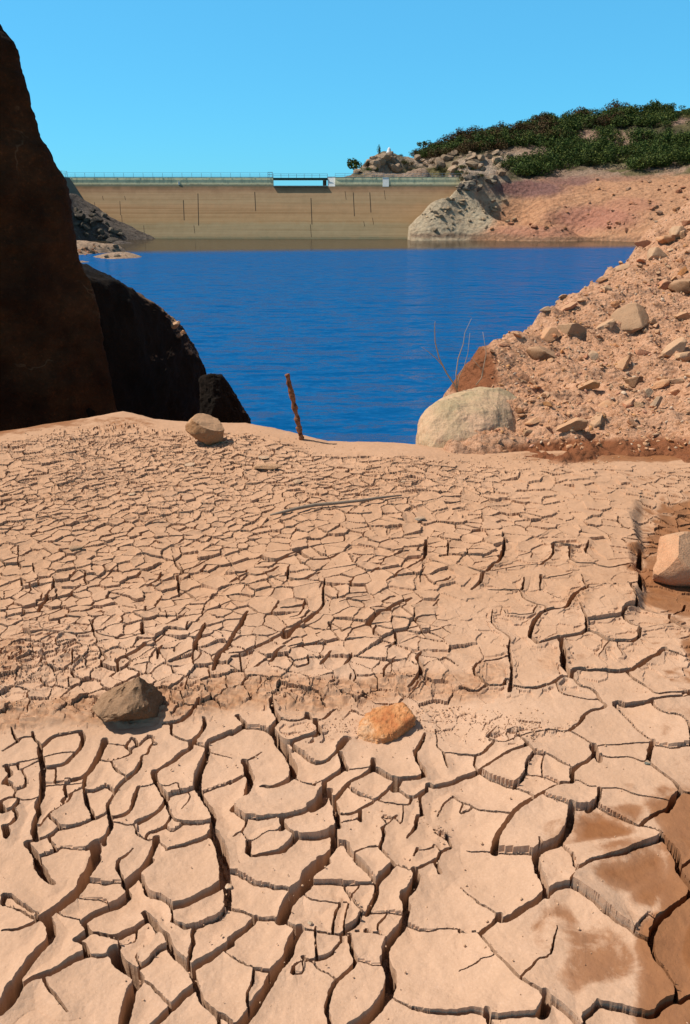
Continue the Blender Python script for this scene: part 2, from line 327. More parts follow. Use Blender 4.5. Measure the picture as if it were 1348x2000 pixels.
(8,[560,840,580,890,720,920,810,920]),(8,[190,400,190,490,300,560,290,600]),(6,[450,380,420,430,270,430,260,400]),(10,[1200,640,1290,670,1348,700]),(12,[0,840,100,860,150,830])],
}

LIP = np.array([(-4500,1010),(-900,900),(0,836),(120,816),(240,799),(300,812),(400,818),(480,820),(560,836),(640,856),(820,862),(980,868),(6000,868)], float)

def lip_y(px):
    py = np.interp(px, LIP[:, 0], LIP[:, 1])
    v = (1000 - py) / F
    return -(CAM[2]) / ((-ST + v * CT) / (CT + v * ST))

def ell(px, py, lst):
    m = np.zeros_like(px)
    for cx, cy, rx, ry, s in lst:
        r = np.sqrt(((px - cx) / rx) ** 2 + ((py - cy) / ry) ** 2)
        m = np.maximum(m, s * (1 - sstep(0.55, 1.25, r)))
    return m

WET = [(1320,1010,85,48,1),(1315,1110,75,95,1),(1400,1100,120,140,1),(1290,1765,85,64,.85),(1245,1718,105,55,.9),(1200,1625,110,38,.85),(1120,1642,80,28,.7),(1345,1600,70,45,1),(1345,1690,55,60,1),
       (1345,1850,60,75,1),(1045,1800,62,40,.68),(1140,1870,90,80,.62),(1060,1835,60,32,.66),(1220,1840,60,50,.5),(1340,1985,80,45,1),(1330,1325,60,26,.7),(1180,1192,90,22,.62),(1265,1172,65,22,.8),
       (960,1310,45,28,.5),(1130,1250,35,60,.4),(1080,1290,40,40,.35),(1250,930,140,14,.55),(1230,1560,45,16,.5),(1215,1500,50,14,.4),(768,1880,13,58,.75),(825,1712,10,22,.7),(485,1992,32,16,.8),
       (1170,890,240,14,.9),(1330,1420,60,30,.4),(1090,1150,50,26,.4),(1340,1215,30,40,.8),(1320,1400,50,25,.4),(120,1175,110,18,.35),(20,1285,45,40,.3),(800,1245,60,24,.2)]
BAND = [(-200,1392),(0,1388),(150,1378),(330,1366),(470,1342),(620,1348),(700,1345),(800,1330),(960,1330),(1000,1345)]

def build_mud():
    side = np.cumsum(np.geomspace(1.6, 14, 560)); px = np.concatenate([-20 - side[::-1], np.arange(-20, 1370, 1.32), 1370 + side])
    py = np.concatenate([np.arange(2270, 2015, -2.2), np.arange(2015, 1250, -1.22), np.arange(1250, 850, -0.56), np.arange(850, 760, -1.6)])
    nc, nr = len(px), len(py)
    v = (1000 - py) / F; Yr = -CAM[2] * (CT + v * ST) / (-ST + v * CT)
    ex = Yr[-1] * np.geomspace(1.03, 3.0, 40)
    slant_row = Yr / (CT + v * ST)
    Y = np.repeat(Yr[:, None], nc, 1); X = ((px - 674) / F)[None, :] * slant_row[:, None]
    PX = np.repeat(px[None, :], nr, 0); PY = np.repeat(py[:, None], nc, 1)
    # wobble the sampling position so that traced lines become ragged
    wx = X + 0.0055 * fbm(X * 22, Y * 22, oct=3, seed=1) + 0.0010 * vnoise(X * 140, Y * 140, seed=5)
    wy = Y + 0.0055 * fbm(X * 22, Y * 22, oct=3, seed=2) + 0.0010 * vnoise(X * 140, Y * 140, seed=6)
    S = np.full((nr, nc), 0.25); D = np.zeros((nr, nc))
    pyr = py[::-1]
    def rows(a, b):
        i0 = nr - np.searchsorted(pyr, b, 'right'); i1 = nr - np.searchsorted(pyr, a, 'left')
        return max(i0, 0), min(i1, nr)
    def g(pxx, pyy):
        vv = (1000 - pyy) / F; dz = -ST + vv * CT; t = -CAM[2] / dz
        return (pxx - 674) / F * t, (CT + vv * ST) * t, t
    LN = [[w, np.array(p, float).reshape(-1, 2) / S3 + o_] for o_, lst in TR.items() for w, p in lst]
    def near_pt(q, me_):
        best = (1e9, None)
        for k2, (w2, p2) in enumerate(LN):
            if k2 == me_: continue
            a = p2[:-1]; d = p2[1:] - a; t = np.clip(((q - a) * d).sum(1) / ((d * d).sum(1) + 1e-9), 0, 1); c = a + d * t[:, None]; r = np.hypot(*(c - q).T); j_ = r.argmin()
            if r[j_] < best[0]: best = (r[j_], c[j_])
        return best
    ends = []
    for k1, (w, p) in enumerate(LN):
        ends.append([near_pt(p[0], k1), near_pt(p[-1], k1)])
    for k1, (w, p) in enumerate(LN):
        reach = 8 + 0.028 * (p[:, 1].mean() - 1000)
        (d0, c0_), (d1, c1_) = ends[k1]
        j0 = d0 < reach; j1 = d1 < reach
        if j0 and d0 > 1: p = np.vstack([c0_, p])
        if j1 and d1 > 1: p = np.vstack([p, c1_])
        LN[k1] = [w, p, j0, j1]
    for w, pts, j0, j1 in LN:
        if True:
            # subdivide and round the polyline
            q = [pts[0]]
            for k in range(len(pts) - 1):
                a, b = pts[k], pts[k + 1]
                if k > 0: q.append(a * 0.8 + b * 0.2)
                if k < len(pts) - 2: q.append(a * 0.2 + b * 0.8)
            q.append(pts[-1]); q = np.array(q)
            seg = np.linalg.norm(np.diff(q, axis=0), axis=1); cum = np.r_[0, np.cumsum(seg)] / max(seg.sum(), 1e-6)
            gx, gy, gt = g(q[:, 0], q[:, 1])
            hw = 0.0007 + w / S3 * gt / F * 0.5 * 1.34 * (0.45 + 0.55 * np.sqrt(np.clip(np.minimum(cum / 0.35 + (1 if j0 else 0.02), (1 - cum) / 0.35 + (1 if j1 else 0.02)), 0, 1)))
            for k in range(len(q) - 1):
                t = max(gt[k], gt[k + 1]); hmax = max(hw[k], hw[k + 1]); rad = 0.055 + hmax
                mx = rad * F / min(gt[k], gt[k + 1]) * 1.1 + 3
                y0, y1 = min(q[k, 1], q[k + 1, 1]) - mx, max(q[k, 1], q[k + 1, 1]) + mx
                r0, r1 = rows(y0, y1)
                c0, c1 = np.searchsorted(px, min(q[k, 0], q[k + 1, 0]) - mx), np.searchsorted(px, max(q[k, 0], q[k + 1, 0]) + mx)
                if r1 <= r0 or c1 <= c0: continue
                ax, ay = wx[r0:r1, c0:c1] - gx[k], wy[r0:r1, c0:c1] - gy[k]
                dx, dy = gx[k + 1] - gx[k], gy[k + 1] - gy[k]; L2 = dx * dx + dy * dy + 1e-12
                tt = np.clip((ax * dx + ay * dy) / L2, 0, 1)
                h = hw[k] + (hw[k + 1] - hw[k]) * tt
                d = np.hypot(ax - tt * dx, ay - tt * dy) - h
                dep = np.clip(0.015 + 7.0 * h, 0.015, 0.10)
                s = S[r0:r1, c0:c1]; m = d < s
                s[m] = d[m]; D[r0:r1, c0:c1][m] = dep[m]
    # ---- plates of the traced zone: flood fill on a coarse copy
    st = 3
    open_ = (S[::st, ::st] > 0.0005); n0, n1 = open_.shape
    lab = np.zeros((n0, n1), np.int32); cur = 0
    op = open_.tolist(); lb = [[0] * n1 for _ in range(n0)]
    for i in range(n0):
        for j in range(n1):
            if op[i][j] and not lb[i][j]:
                cur += 1; stack = [(i, j)]; lb[i][j] = cur
                while stack:
                    a, b = stack.pop()
                    for e, f in ((a + 1, b), (a - 1, b), (a, b + 1), (a, b - 1)):
                        if 0 <= e < n0 and 0 <= f < n1 and op[e][f] and not lb[e][f]:
                            lb[e][f] = cur; stack.append((e, f))
    lab = np.array(lb, np.int32)
    for _ in range(4):
        for ax, sh in ((0, 1), (0, -1), (1, 1), (1, -1)):
            r = np.roll(lab, sh, ax); lab = np.where(lab == 0, r, lab)
    L = np.repeat(np.repeat(lab, st, 0), st, 1)[:nr, :nc]
    flat = L.ravel(); cnt = np.bincount(flat, minlength=cur + 1).astype(float); cnt[cnt == 0] = 1
    cxm = np.bincount(flat, X.ravel(), cur + 1) / cnt; cym = np.bincount(flat, Y.ravel(), cur + 1) / cnt
    area = np.bincount(flat, (np.gradient(Yr)[:, None] * np.gradient(px)[None, :] * slant_row[:, None] / F * -1).ravel(), cur + 1)
    tx = rng.normal(0.035, 0.06, cur + 1); ty = rng.normal(-0.05, 0.06, cur + 1); off = rng.normal(0, 0.005, cur + 1)
    big = (np.abs(area) > 0.35) | (np.arange(cur + 1) == 0)
    tx[big] = 0; ty[big] = 0; off[big] = 0
    tilt = (X - cxm[L]) * tx[L] + (Y - cym[L]) * ty[L] + off[L]
    tilt = np.clip(tilt, -0.013, 0.013)
    # ---- procedural small polygons
    traced = np.clip(ell(PX, PY, [(1120,1180,330,150,.9),(1130,1330,300,120,.9)]), 0, 1)
    M = 1 - sstep(1335, 1395, PY - 34 * ell(PX, PY, [(900,1385,190,60,1)]) + 26 * fbm(X * 3, Y * 3, seed=9) + (PX - 600) * 0.02)
    M = M * (1 - traced * 0.75)
    M = M * (1 - 0.45 * ell(PX, PY, [(1150,960,280,80,1),(430,960,0.1,.1,0)]))
    M = M * (1 - sstep(0, 0.45, -(lip_y(PX) - Y - 0.72)))
    M = np.where(M < 0.12, 0, M)
    shard = ell(PX, PY, [(690,1760,95,36,.8),(770,1590,75,45,.8),(850,1600,60,50,.7),(600,1835,60,40,.5),(250,1600,70,28,.7),(235,1650,40,30,.6),(120,1560,130,60,.45),(220,1830,60,36,.6),(200,1480,160,40,.3),(900,1400,150,40,.75),(1000,1420,120,28,.6),(620,1420,80,22,.7)])
    bandy = np.interp(PX, [b[0] for b in BAND], [b[1] for b in BAND])
    bw = 27 + 10 * fbm(X * 4, Y * 4, seed=21)
    bandm = (1 - sstep(0.5, 1.2, np.abs(PY - bandy + 10 * fbm(X * 6, Y * 6, seed=22)) / bw)) * (1 - sstep(930, 1010, PX))
    bandm = np.maximum(bandm, 0.8 * ell(PX, PY, [(15,1285,42,46,1),(960,1312,36,24,.9),(1080,1290,26,26,.6),(1125,1170,30,22,.9),(870,1340,90,18,.9),(745,1395,60,18,.5)]))
    shard = np.maximum(shard, 0.62 * ell(PX, PY, [(150,1500,190,110,1),(330,1620,120,60,.9)]))
    M2 = np.clip(np.maximum(bandm * 0.5, ell(PX, PY, [(900,1402,130,26,.9),(1000,1425,110,24,.85),(620,1415,90,18,.6)])), 0, 1)
    M2 = np.maximum(M2, 0.5 * (1 - sstep(0, 0.45, -(lip_y(PX) - Y - 0.72))) * ell(PX, PY, [(60,1290,170,80,1),(950,1200,70,40,.9),(150,930,330,90,.6),(800,930,250,60,.7)]))
    z_small = np.zeros((nr, nc)); tilt2 = np.zeros((nr, nc))
    def voronoi(cell, mask, jit, aspect, keep, sd, wmin, wmax, depth, wzone):
        nonlocal S, D, tilt2
        r_ = np.random.default_rng(sd)
        xs = np.arange(-5.6, 5.8, cell); ys = np.arange(0.9, 7.7, cell * aspect)
        gx, gy = np.meshgrid(xs, ys); gx = gx + (np.arange(len(ys)) % 2)[:, None] * cell * 0.5
        gx = (gx + r_.uniform(-jit, jit, gx.shape) * cell).ravel(); gy = (gy + r_.uniform(-jit, jit, gy.shape) * cell * aspect).ravel()
        ppx, ppy = project(gx, gy, np.zeros_like(gx))
        keepm = (ppx > px[0] - 40) & (ppx < px[-1] + 40) & (ppy > 762) & (ppy < 2300)
        kk = 0.5 + 0.5 * fbm(gx * 1.1, gy * 1.1, oct=2, seed=sd)
        keepm &= r_.random(gx.shape) < keep(kk, ppx, ppy)
        gx, gy, ppx, ppy = gx[keepm], gy[keepm], ppx[keepm], ppy[keepm]
        F1 = np.full((nr, nc), 9.0, np.float32); F2 = np.full((nr, nc), 9.0, np.float32)
        I1 = np.zeros((nr, nc), np.int32); I2 = np.zeros((nr, nc), np.int32)
        wsx = X + 0.024 * min(1, (cell / 0.088) ** 1.5) * fbm(X * 9, Y * 9, oct=3, seed=sd + 3) + 0.004 * min(1, cell / 0.088) * vnoise(X * 70, Y * 70, seed=sd + 4)
        wsy = Y + 0.024 * min(1, (cell / 0.088) ** 1.5) * fbm(X * 9, Y * 9, oct=3, seed=sd + 5) + 0.004 * min(1, cell / 0.088) * vnoise(X * 70, Y * 70, seed=sd + 6)
        rad = cell * 2.3
        mrow = mask.max(1) > 0.02
        for n in range(len(gx)):
            t = math.hypot(gy[n], 1.6); dep = 1.6 / t
            mx = rad * F / t * 1.15; my0 = rad * dep * F / max(t - rad, 0.6); 
            r0, r1 = rows(ppy[n] - my0, ppy[n] + my0)
            if r1 <= r0 or not mrow[r0:r1].any(): continue
            c0, c1 = np.searchsorted(px, ppx[n] - mx), np.searchsorted(px, ppx[n] + mx)
            if c1 <= c0 or mask[r0:r1:4, c0:c1:4].max() < 0.02: continue
            d = np.hypot(wsx[r0:r1, c0:c1] - gx[n], wsy[r0:r1, c0:c1] - gy[n]).astype(np.float32)
            f1 = F1[r0:r1, c0:c1]; f2 = F2[r0:r1, c0:c1]; i1 = I1[r0:r1, c0:c1]; i2 = I2[r0:r1, c0:c1]
            a = d < f1; b = (~a) & (d < f2)
            f2[a] = f1[a]; i2[a] = i1[a]; f1[a] = d[a]; i1[a] = n
            f2[b] = d[b]; i2[b] = n
        sep = np.hypot(gx[I1] - gx[I2], gy[I1] - gy[I2]) + 1e-4
        E = (F2.astype(float) ** 2 - F1.astype(float) ** 2) / (2 * sep)
        lo = np.minimum(I1, I2); hi = np.maximum(I1, I2)
        hsh = _hash(lo, hi, np.zeros_like(lo) + sd)
        # cracks that run towards upper right gape more, like in a drying sheet creeping downhill
        w = np.where(hsh < 0.06, -0.004, wmin + (wmax - wmin) * np.clip((hsh - 0.1) / 0.9, 0, 1) ** 2.2)
        w = w * (0.35 + 0.65 * mask) * wzone - (1 - np.clip(mask * 1.6, 0, 1)) * 0.012
        d = E - w
        dp = depth * (0.45 + 0.55 * np.clip(w / wmax, 0, 1)) * np.clip(mask * 1.5, 0, 1)
        m = (d < S) & (mask > 0.03)
        S = np.where(m, d, S); D = np.where(m, dp, D)
        a = r_.normal(0.03, 0.07, len(gx)); b = r_.normal(-0.04, 0.07, len(gx)); o = r_.normal(0, 0.005 * cell / 0.09, len(gx))
        t2 = np.clip((X - gx[I1]) * a[I1] + (Y - gy[I1]) * b[I1] + o[I1], -0.011, 0.011) * sstep(0.1, 0.6, mask) * min(1, cell / 0.08)
        tilt2 = tilt2 + t2
    far = np.clip((Y - 2.2) / 3.0, 0, 1)
    wz = 1.0 + 0.25 * far
    voronoi(0.073, M, 0.46, 0.92, lambda k, a, b: np.where((a > 480) & (a < 1000) & (b > 1000), 0.62, 0.98 - 0.45 * (k > 0.58)), 31, 0.0016, 0.0060, 0.042, wz)
    voronoi(0.052, M2, 0.46, 0.95, lambda k, a, b: np.full_like(a, 0.95), 57, 0.0009, 0.0024, 0.012, 1.0 + 0.4 * far)
    Mout = np.maximum(sstep(1372, 1410, PX), 1 - sstep(-62, -24, PX)) * sstep(1350, 1420, PY)
    voronoi(0.165, Mout, 0.44, 0.92, lambda k, a, b: np.full_like(a, 1.0), 83, 0.0035, 0.0095, 0.060, 1.0)
    # ---- pull the vertices next to a crack onto its rim so that plate edges are crisp
    Sr, Sc = np.gradient(S); g2 = Sr * Sr + Sc * Sc + 1e-14
    dc_, dr_ = -S * Sc / g2, -S * Sr / g2
    snap = (np.abs(dc_) < 0.56) & (np.abs(dr_) < 0.56) & (D > 0.004)
    Xr_, Xc_ = np.gradient(X); Yr_ = np.gradient(Y, axis=0)
    gl = np.sqrt(g2); tcell = S / gl; ucol, urow = Sc / gl, Sr / gl
    foot_ = (tcell < -0.5) & (tcell > -1.7) & (~snap) & (D > 0.004)
    mv = np.clip(0.05 + 0.25 * vnoise(X * 55, Y * 55, seed=71) - tcell, 0, 1.5)
    dc_ = np.where(foot_, ucol * mv, dc_); dr_ = np.where(foot_, urow * mv, dr_); mv_any = snap | foot_
    X = np.where(mv_any, X + Xc_ * dc_ + Xr_ * dr_, X); Y = np.where(mv_any, Y + Yr_ * dr_, Y); S = np.where(snap, 0.0, np.where((S < 0) & (D > 0.004), np.minimum(S, -0.05), S))
    # ---- heights
    inside = np.clip(-S, 0, None)
    wallr = 1 + 0.5 * vnoise(X * 90, Y * 90, seed=61)
    drop = D * np.clip(inside / ((0.0008 + 0.045 * D) * wallr), 0, 1) ** 0.65
    rough_floor = 0.25 * D * (0.5 + 0.5 * fbm(X * 60, Y * 60, seed=14)) * (inside > 0)
    bev = -0.0012 * np.exp(-np.clip(S, 0, None) / 0.005)
    curl = 0.013 * np.exp(-np.clip(S, 0, None) / 0.028) * np.clip(D / 0.03, 0, 1.2) * (0.55 + 0.45 * vnoise(X * 6, Y * 6, seed=8))
    amp = 0.006
    und = 0.030 * fbm(X * 0.9, Y * 0.9, oct=2, seed=3) + 0.007 * fbm(X * 5, Y * 5, oct=3, seed=4)
    fine = 0.0020 * fbm(X * 38, Y * 38, oct=3, seed=12)
    # small terrace edge with thin layers
    stepz = -0.028 * sstep(-30, 34, PY - bandy) * (1 - sstep(880, 1060, PX))
    lam = bandm * (0.004 + 0.006 * (np.abs(((Y * 34 + X * 6 + 1.4 * fbm(X * 7, Y * 7, seed=33)) % 1.0) - 0.5) * 2) + 0.005 * ridged(X * 18, Y * 18, seed=34))
    chan = -0.05 * sstep(1236, 1268, PX + 14 * vnoise(X * 6, Y * 6, seed=68) + (PY - 1090) * 0.02) * sstep(960, 1010, PY) * (1 - sstep(1165, 1215, PY))
    cl = PX < 260
    foot = 0.30 * sstep(-0.1, 1.2, Y - (6.25 + 0.75 * np.clip((PX + 200) / 450, -2, 1))) * cl * 0.5
    Z = und + fine + stepz + lam + chan + tilt * (1 - M) + tilt2 + (curl + bev) * np.clip(D * 60, 0, 1) - drop + rough_floor
    ly = lip_y(PX)
    e = np.clip(Y - ly + 0.25, 0, None)
    fall = np.where(e < 0.8, 0.55 * e * e, 0.55 * 0.64 + 0.88 * (e - 0.8))
    Z = Z - fall + foot * 0
    # rows beyond, down to the lake bed
    Xe = ((px - 674) / F)[None, :] * (ex / (CT + v[-1] * ST))[:, None]; Ye = np.repeat(ex[:, None], nc, 1)
    ee = np.clip(Ye - ly[0][None, :] + 0.25, 0, None)
    Ze = -np.where(ee < 0.8, 0.55 * ee * ee, 0.352 + 0.88 * (ee - 0.8)) + 0.05 * fbm(Xe * 2, Ye * 2, seed=3)
    Ze = np.maximum(Ze, -6.0)
    X = np.vstack([X, Xe]); Y = np.vstack([Y, Ye]); Z = np.vstack([Z, Ze])
    Xn, Yn = X[:nr], Y[:nr]
    wpx = PX + (30 * fbm(Xn * 5, Yn * 5, oct=3, seed=63) + 46 * fbm(Xn * 1.6, Yn * 1.6, oct=2, seed=65)) ; wpy = PY + (22 * fbm(Xn * 5, Yn * 5, oct=3, seed=64) + 34 * fbm(Xn * 1.6, Yn * 1.6, oct=2, seed=66)) * sstep(900, 1500, PY)
    edge = np.interp(PY, [940, 1000, 1150, 1190, 1230, 1300, 1420, 1540, 1575, 1640, 1700, 1760, 1850, 1950, 2100], [1420, 1262, 1256, 1295, 1350, 1372, 1400, 1375, 1284, 1276, 1296, 1320, 1272, 1270, 1240])
    nz_ = fbm(Xn * 3.2, Yn * 3.2, oct=4, seed=67)
    inner = sstep(0.006, 0.05, S) * 0.8 + 0.2
    plate_damp = sstep(-250, 20, PX - edge + 90 * nz_) * inner * sstep(980, 1140, PY) * (0.5 + 0.35 * vnoise(Xn * 4, Yn * 4, seed=69))
    full = (1 - 0.9 * sstep(1900, 2500, PX + 300 * nz_)) * sstep(-26, 26, PX - edge + 45 * nz_ + 30 * vnoise(Xn * 9, Yn * 9, seed=70)) * sstep(930, 975, PY)
    wet_shade = np.maximum(np.maximum(plate_damp * 0.9, full * (0.85 + 0.2 * nz_)), ell(wpx, wpy, WET + [(40, 832, 300, 22, .8), (-300, 850, 300, 40, .9)]) * (0.92 + 0.8 * nz_) * (0.35 + 0.65 * inner))  # the two added ellipses paint the cliff's shade onto the mud at its foot
    wet_shade = np.vstack([wet_shade, np.zeros_like(Xe)]); bandv = np.vstack([np.clip(bandm, 0, 1), np.zeros_like(Xe)])
    N = len(X)
    me = mesh_from('mud_ground', np.stack([X, Y, Z], -1).reshape(-1, 3), grid_faces(N, nc)[:, ::-1])
    # row 0 is nearest: check facing up
    fattr(me, 'wet_shade', wet_shade); fattr(me, 'band', bandv)
    if me.polygons[len(me.polygons) // 2].normal.z < 0: me.flip_normals()
    me.set_sharp_from_angle(angle=R(38))
    o = link('cracked_mud_ground', me, mud_material()); structure(o)
    Zt = Z[:nr]
    def height(pxx, pyy):
        i = nr - 1 - np.argmin(np.abs(pyr - pyy)); i = int(np.clip(i, 4, nr - 5)); j = int(np.clip(np.searchsorted(px, pxx), 4, nc - 5))
        return float(np.percentile(Zt[i - 4:i + 5, j - 4:j + 5], 75))
    return height

mud_h = build_mud()

def mud_pt(px, py):
    z = mud_h(px, py)
    return on_plane(px, py, z)

# ------------------------------------------------------------------ thin plate spline surfaces
class Surf:
    def __init__(s, pts, amp_fn=None, smooth=1e-3):
        p = np.array(pts, float); s.sc = np.abs(p[:, :2]).max(); s.xy = p[:, :2] / s.sc; n = len(p)
        K = s.phi(np.linalg.norm(s.xy[:, None] - s.xy[None], axis=2)) + np.eye(n) * smooth
        A = np.zeros((n + 3, n + 3)); A[:n, :n] = K; A[:n, n] = 1; A[:n, n + 1:] = s.xy; A[n, :n] = 1; A[n + 1:, :n] = s.xy.T
        s.w = np.linalg.solve(A, np.r_[p[:, 2], 0, 0, 0]); s.n = n; s.amp = amp_fn
    @staticmethod
    def phi(r): return np.where(r > 1e-9, r * r * np.log(np.maximum(r, 1e-9)), 0)
    def __call__(s, x, y):
        x = np.asarray(x, float); y = np.asarray(y, float); sh = x.shape
        q = np.stack([x.ravel(), y.ravel()], 1) / s.sc; z = s.w[s.n] + q @ s.w[s.n + 1:]
        for k in range(s.n): z = z + s.w[k] * s.phi(np.hypot(q[:, 0] - s.xy[k, 0], q[:, 1] - s.xy[k, 1]))
        z = z.reshape(sh)
        return z + (s.amp(x, y, z) if s.amp else 0)
    def hit(s, px, py, y0, y1, n=700):
        Y = np.linspace(y0, y1, n); d = ray(px, py); t = Y / d[1]
        z = s(d[0] * t, Y); zr = CAM[2] + d[2] * t
        k = np.argmax(zr < z)
        if not (zr < z).any(): return None
        return np.array([d[0] * t[k], Y[k], z[k]])

# ------------------------------------------------------------------ rocks
def rock_mesh(name, seed, planes=9, sub=4, rough=0.05, rnd=0.82, freq=2.2, strata=0.0):
    r = np.random.default_rng(seed)
    bm = bmesh.new(); bmesh.ops.create_icosphere(bm, subdivisions=sub, radius=1.0)
    v = np.array([x.co[:] for x in bm.verts])
    for _ in range(planes):
        n = r.normal(size=3); n /= np.linalg.norm(n); d = r.uniform(0.45, rnd)
        s = v @ n - d; m = s > 0
        v[m] -= np.outer(s[m], n) * 0.94
    off = r.uniform(-50, 50, 3)
    q = v * freq + off
    v += v * (fbm(q[:, 0], q[:, 1], q[:, 2], oct=4, seed=seed % 13)[:, None] * rough * 2)
    if strata:
        v += v * (strata * vnoise(q[:, 0] * 0.3, q[:, 1] * 0.3, q[:, 2] * 3.5, seed=3)[:, None])
    v /= np.abs(v).max(0)
    for x, c in zip(bm.verts, v): x.co = c
    me = bm_mesh(name, bm, True)
    me.set_sharp_from_angle(angle=R(24))
    return me

def rock_material(name, tint=(1, 1, 1), scale=1.0, dust=0.5, use_obj=True, dark=None, bump=0.02):
    """grey to tan stone; the object's own colour sets the hue, pale dust lies on what faces up"""
    k = NT(name); p = k.pos()
    base = k.mix(1.0, k.n('ShaderNodeObjectInfo').outputs['Color'], (1.05, 0.94, 0.82), 'MULTIPLY') if use_obj else None
    n1 = k.noise(p, 3.5 * scale, 5, 0.65); n2 = k.noise(p, 22 * scale, 5, 0.7); n3 = k.noise(p, 120 * scale, 3, 0.7)
    c = base if base is not None else k.mix(0.0, tint, tint)
    c = k.mix(k.ramp(n1, [(0.35, 0.0), (0.7, 0.55)]), c, k.mix(1.0, c, (0.62, 0.52, 0.44), 'MULTIPLY'))
    c = k.mix(k.ramp(n2, [(0.4, 0.0), (0.75, 0.6)]), c, k.mix(1.0, c, (0.6, 0.55, 0.5), 'MULTIPLY'))
    c = k.mix(k.ramp(n3, [(0.3, 0.4), (0.5, 0.0)]), c, k.mix(0.5, c, (0.6, 0.5, 0.4)))
    nz = k.n('ShaderNodeSeparateXYZ'); k.l(k.n('ShaderNodeNewGeometry').outputs['Normal'], nz.inputs[0])
    up = k.math('MULTIPLY', k.ramp(k.math('ADD', nz.outputs[2], k.math('MULTIPLY', k.math('SUBTRACT', n2, 0.5), 0.9)), [(0.45, 0.0), (0.85, 1.0)]), dust)
    c = k.mix(up, c, (0.50, 0.30, 0.175))
    k.color(c)
    b = k.bump(n1, 0.5, bump * 3 / scale); b = k.bump(n2, 0.9, bump * 1.4 / scale, b); b = k.bump(n3, 0.7, bump * 0.4 / scale, b); k.normal(b)
    return k.m

M_stone = rock_material('stone', scale=3.0, dust=0.75, bump=0.02)
M_boulder = rock_material('weathered_boulder', scale=1.5, dust=0.45, bump=0.02)

PROTO = {}
def proto(kind, i):
    key = (kind, i)
    if key not in PROTO:
        if kind == 'slab': PROTO[key] = rock_mesh('stone_slab', 100 + i, 11, 4, 0.05, 0.6)
        elif kind == 'round': PROTO[key] = rock_mesh('stone_round', 200 + i, 6, 4, 0.05, 0.9)
        else: PROTO[key] = rock_mesh('stone_block', 300 + i, 9, 4, 0.06, 0.62)
        PROTO[key].materials.append(M_stone)
    return PROTO[key]

def place_rock(name, me, loc, dims, rot, col, label, cat, group=None, mat=None):
    o = bpy.data.objects.new(name, me); C.objects.link(o)
    o.location = loc; o.scale = dims; o.rotation_euler = rot; o.color = (*col, 1)
    if mat is not None and not me.materials: me.materials.append(mat)
    tag(o, label, cat, group)
    return o

# colours of stones
TAN = (0.52, 0.285, 0.155); GREY = (0.38, 0.26, 0.17); BLUEGREY = (0.36, 0.28, 0.21); OCHRE = (0.50, 0.25, 0.105); PINK = (0.50, 0.25, 0.155); BROWN = (0.22, 0.125, 0.07); PALE = (0.54, 0.39, 0.27)

def hull_rock(name, pts, mat, label, cat, cuts=5, smooth=2, amp=0.03, fr=2.5, seed=1, amp2=0.4, base=None):
    pts = np.array(pts, float); c = pts.mean(0) if base is None else np.array(base); bm = bmesh.new()
    vs = [bm.verts.new(p - c) for p in pts]; bmesh.ops.convex_hull(bm, input=vs)
    bmesh.ops.delete(bm, geom=[v for v in bm.verts if not v.link_faces], context='VERTS')
    bmesh.ops.triangulate(bm, faces=bm.faces)
    for q in range(cuts):
        bmesh.ops.subdivide_edges(bm, edges=[e for e in bm.edges], cuts=1, use_grid_fill=True)
        bmesh.ops.triangulate(bm, faces=bm.faces)
        if q < smooth: bmesh.ops.smooth_vert(bm, verts=bm.verts, factor=0.5, use_axis_x=True, use_axis_y=True, use_axis_z=True)
    bmesh.ops.recalc_face_normals(bm, faces=bm.faces); bm.normal_update()
    v = np.array([x.co[:] for x in bm.verts]); n = np.array([x.normal[:] for x in bm.verts]); q = (v + c) * fr
    d = amp * (fbm(q[:, 0], q[:, 1], q[:, 2], oct=4, seed=seed) + amp2 * ridged(q[:, 0] * 2.3, q[:, 1] * 2.3, q[:, 2] * 2.3, oct=4, seed=seed + 1))
    v = v + n * d[:, None]
    for x, q in zip(bm.verts, v): x.co = q
    o = link(name, bm_mesh(name, bm, True), mat, None, c); tag(o, label, cat); return o
# --- single stones on the mud
def mud_rock(px, py, w_px, h_frac, d_frac, seed, col, label, name='stone', rot=0.0, planes=9, sink=0.25, group=None, rough=0.05, rnd=0.82, sub=4, tilt=(0, 0)):
    p = mud_pt(px, py); d = np.linalg.norm(p - CAM); w = w_px * d / F / 2
    me = rock_mesh(name, seed, planes, sub, rough, rnd); me.materials.append(M_stone)
    return place_rock(name, me, (p[0], p[1] + w * d_frac * 0.6, p[2] + w * h_frac * (1 - sink)), (w, w * d_frac, w * h_frac), (tilt[0], tilt[1], rot), col, label, 'stone', group)

mud_rock(402, 868, 80, 0.74, 0.8, 14, (0.38, 0.22, 0.115), 'rounded tan boulder on the mud in front of the black rock', 'boulder', 0.4, 9, 0.2, rough=0.06, rnd=1.0, sub=5)

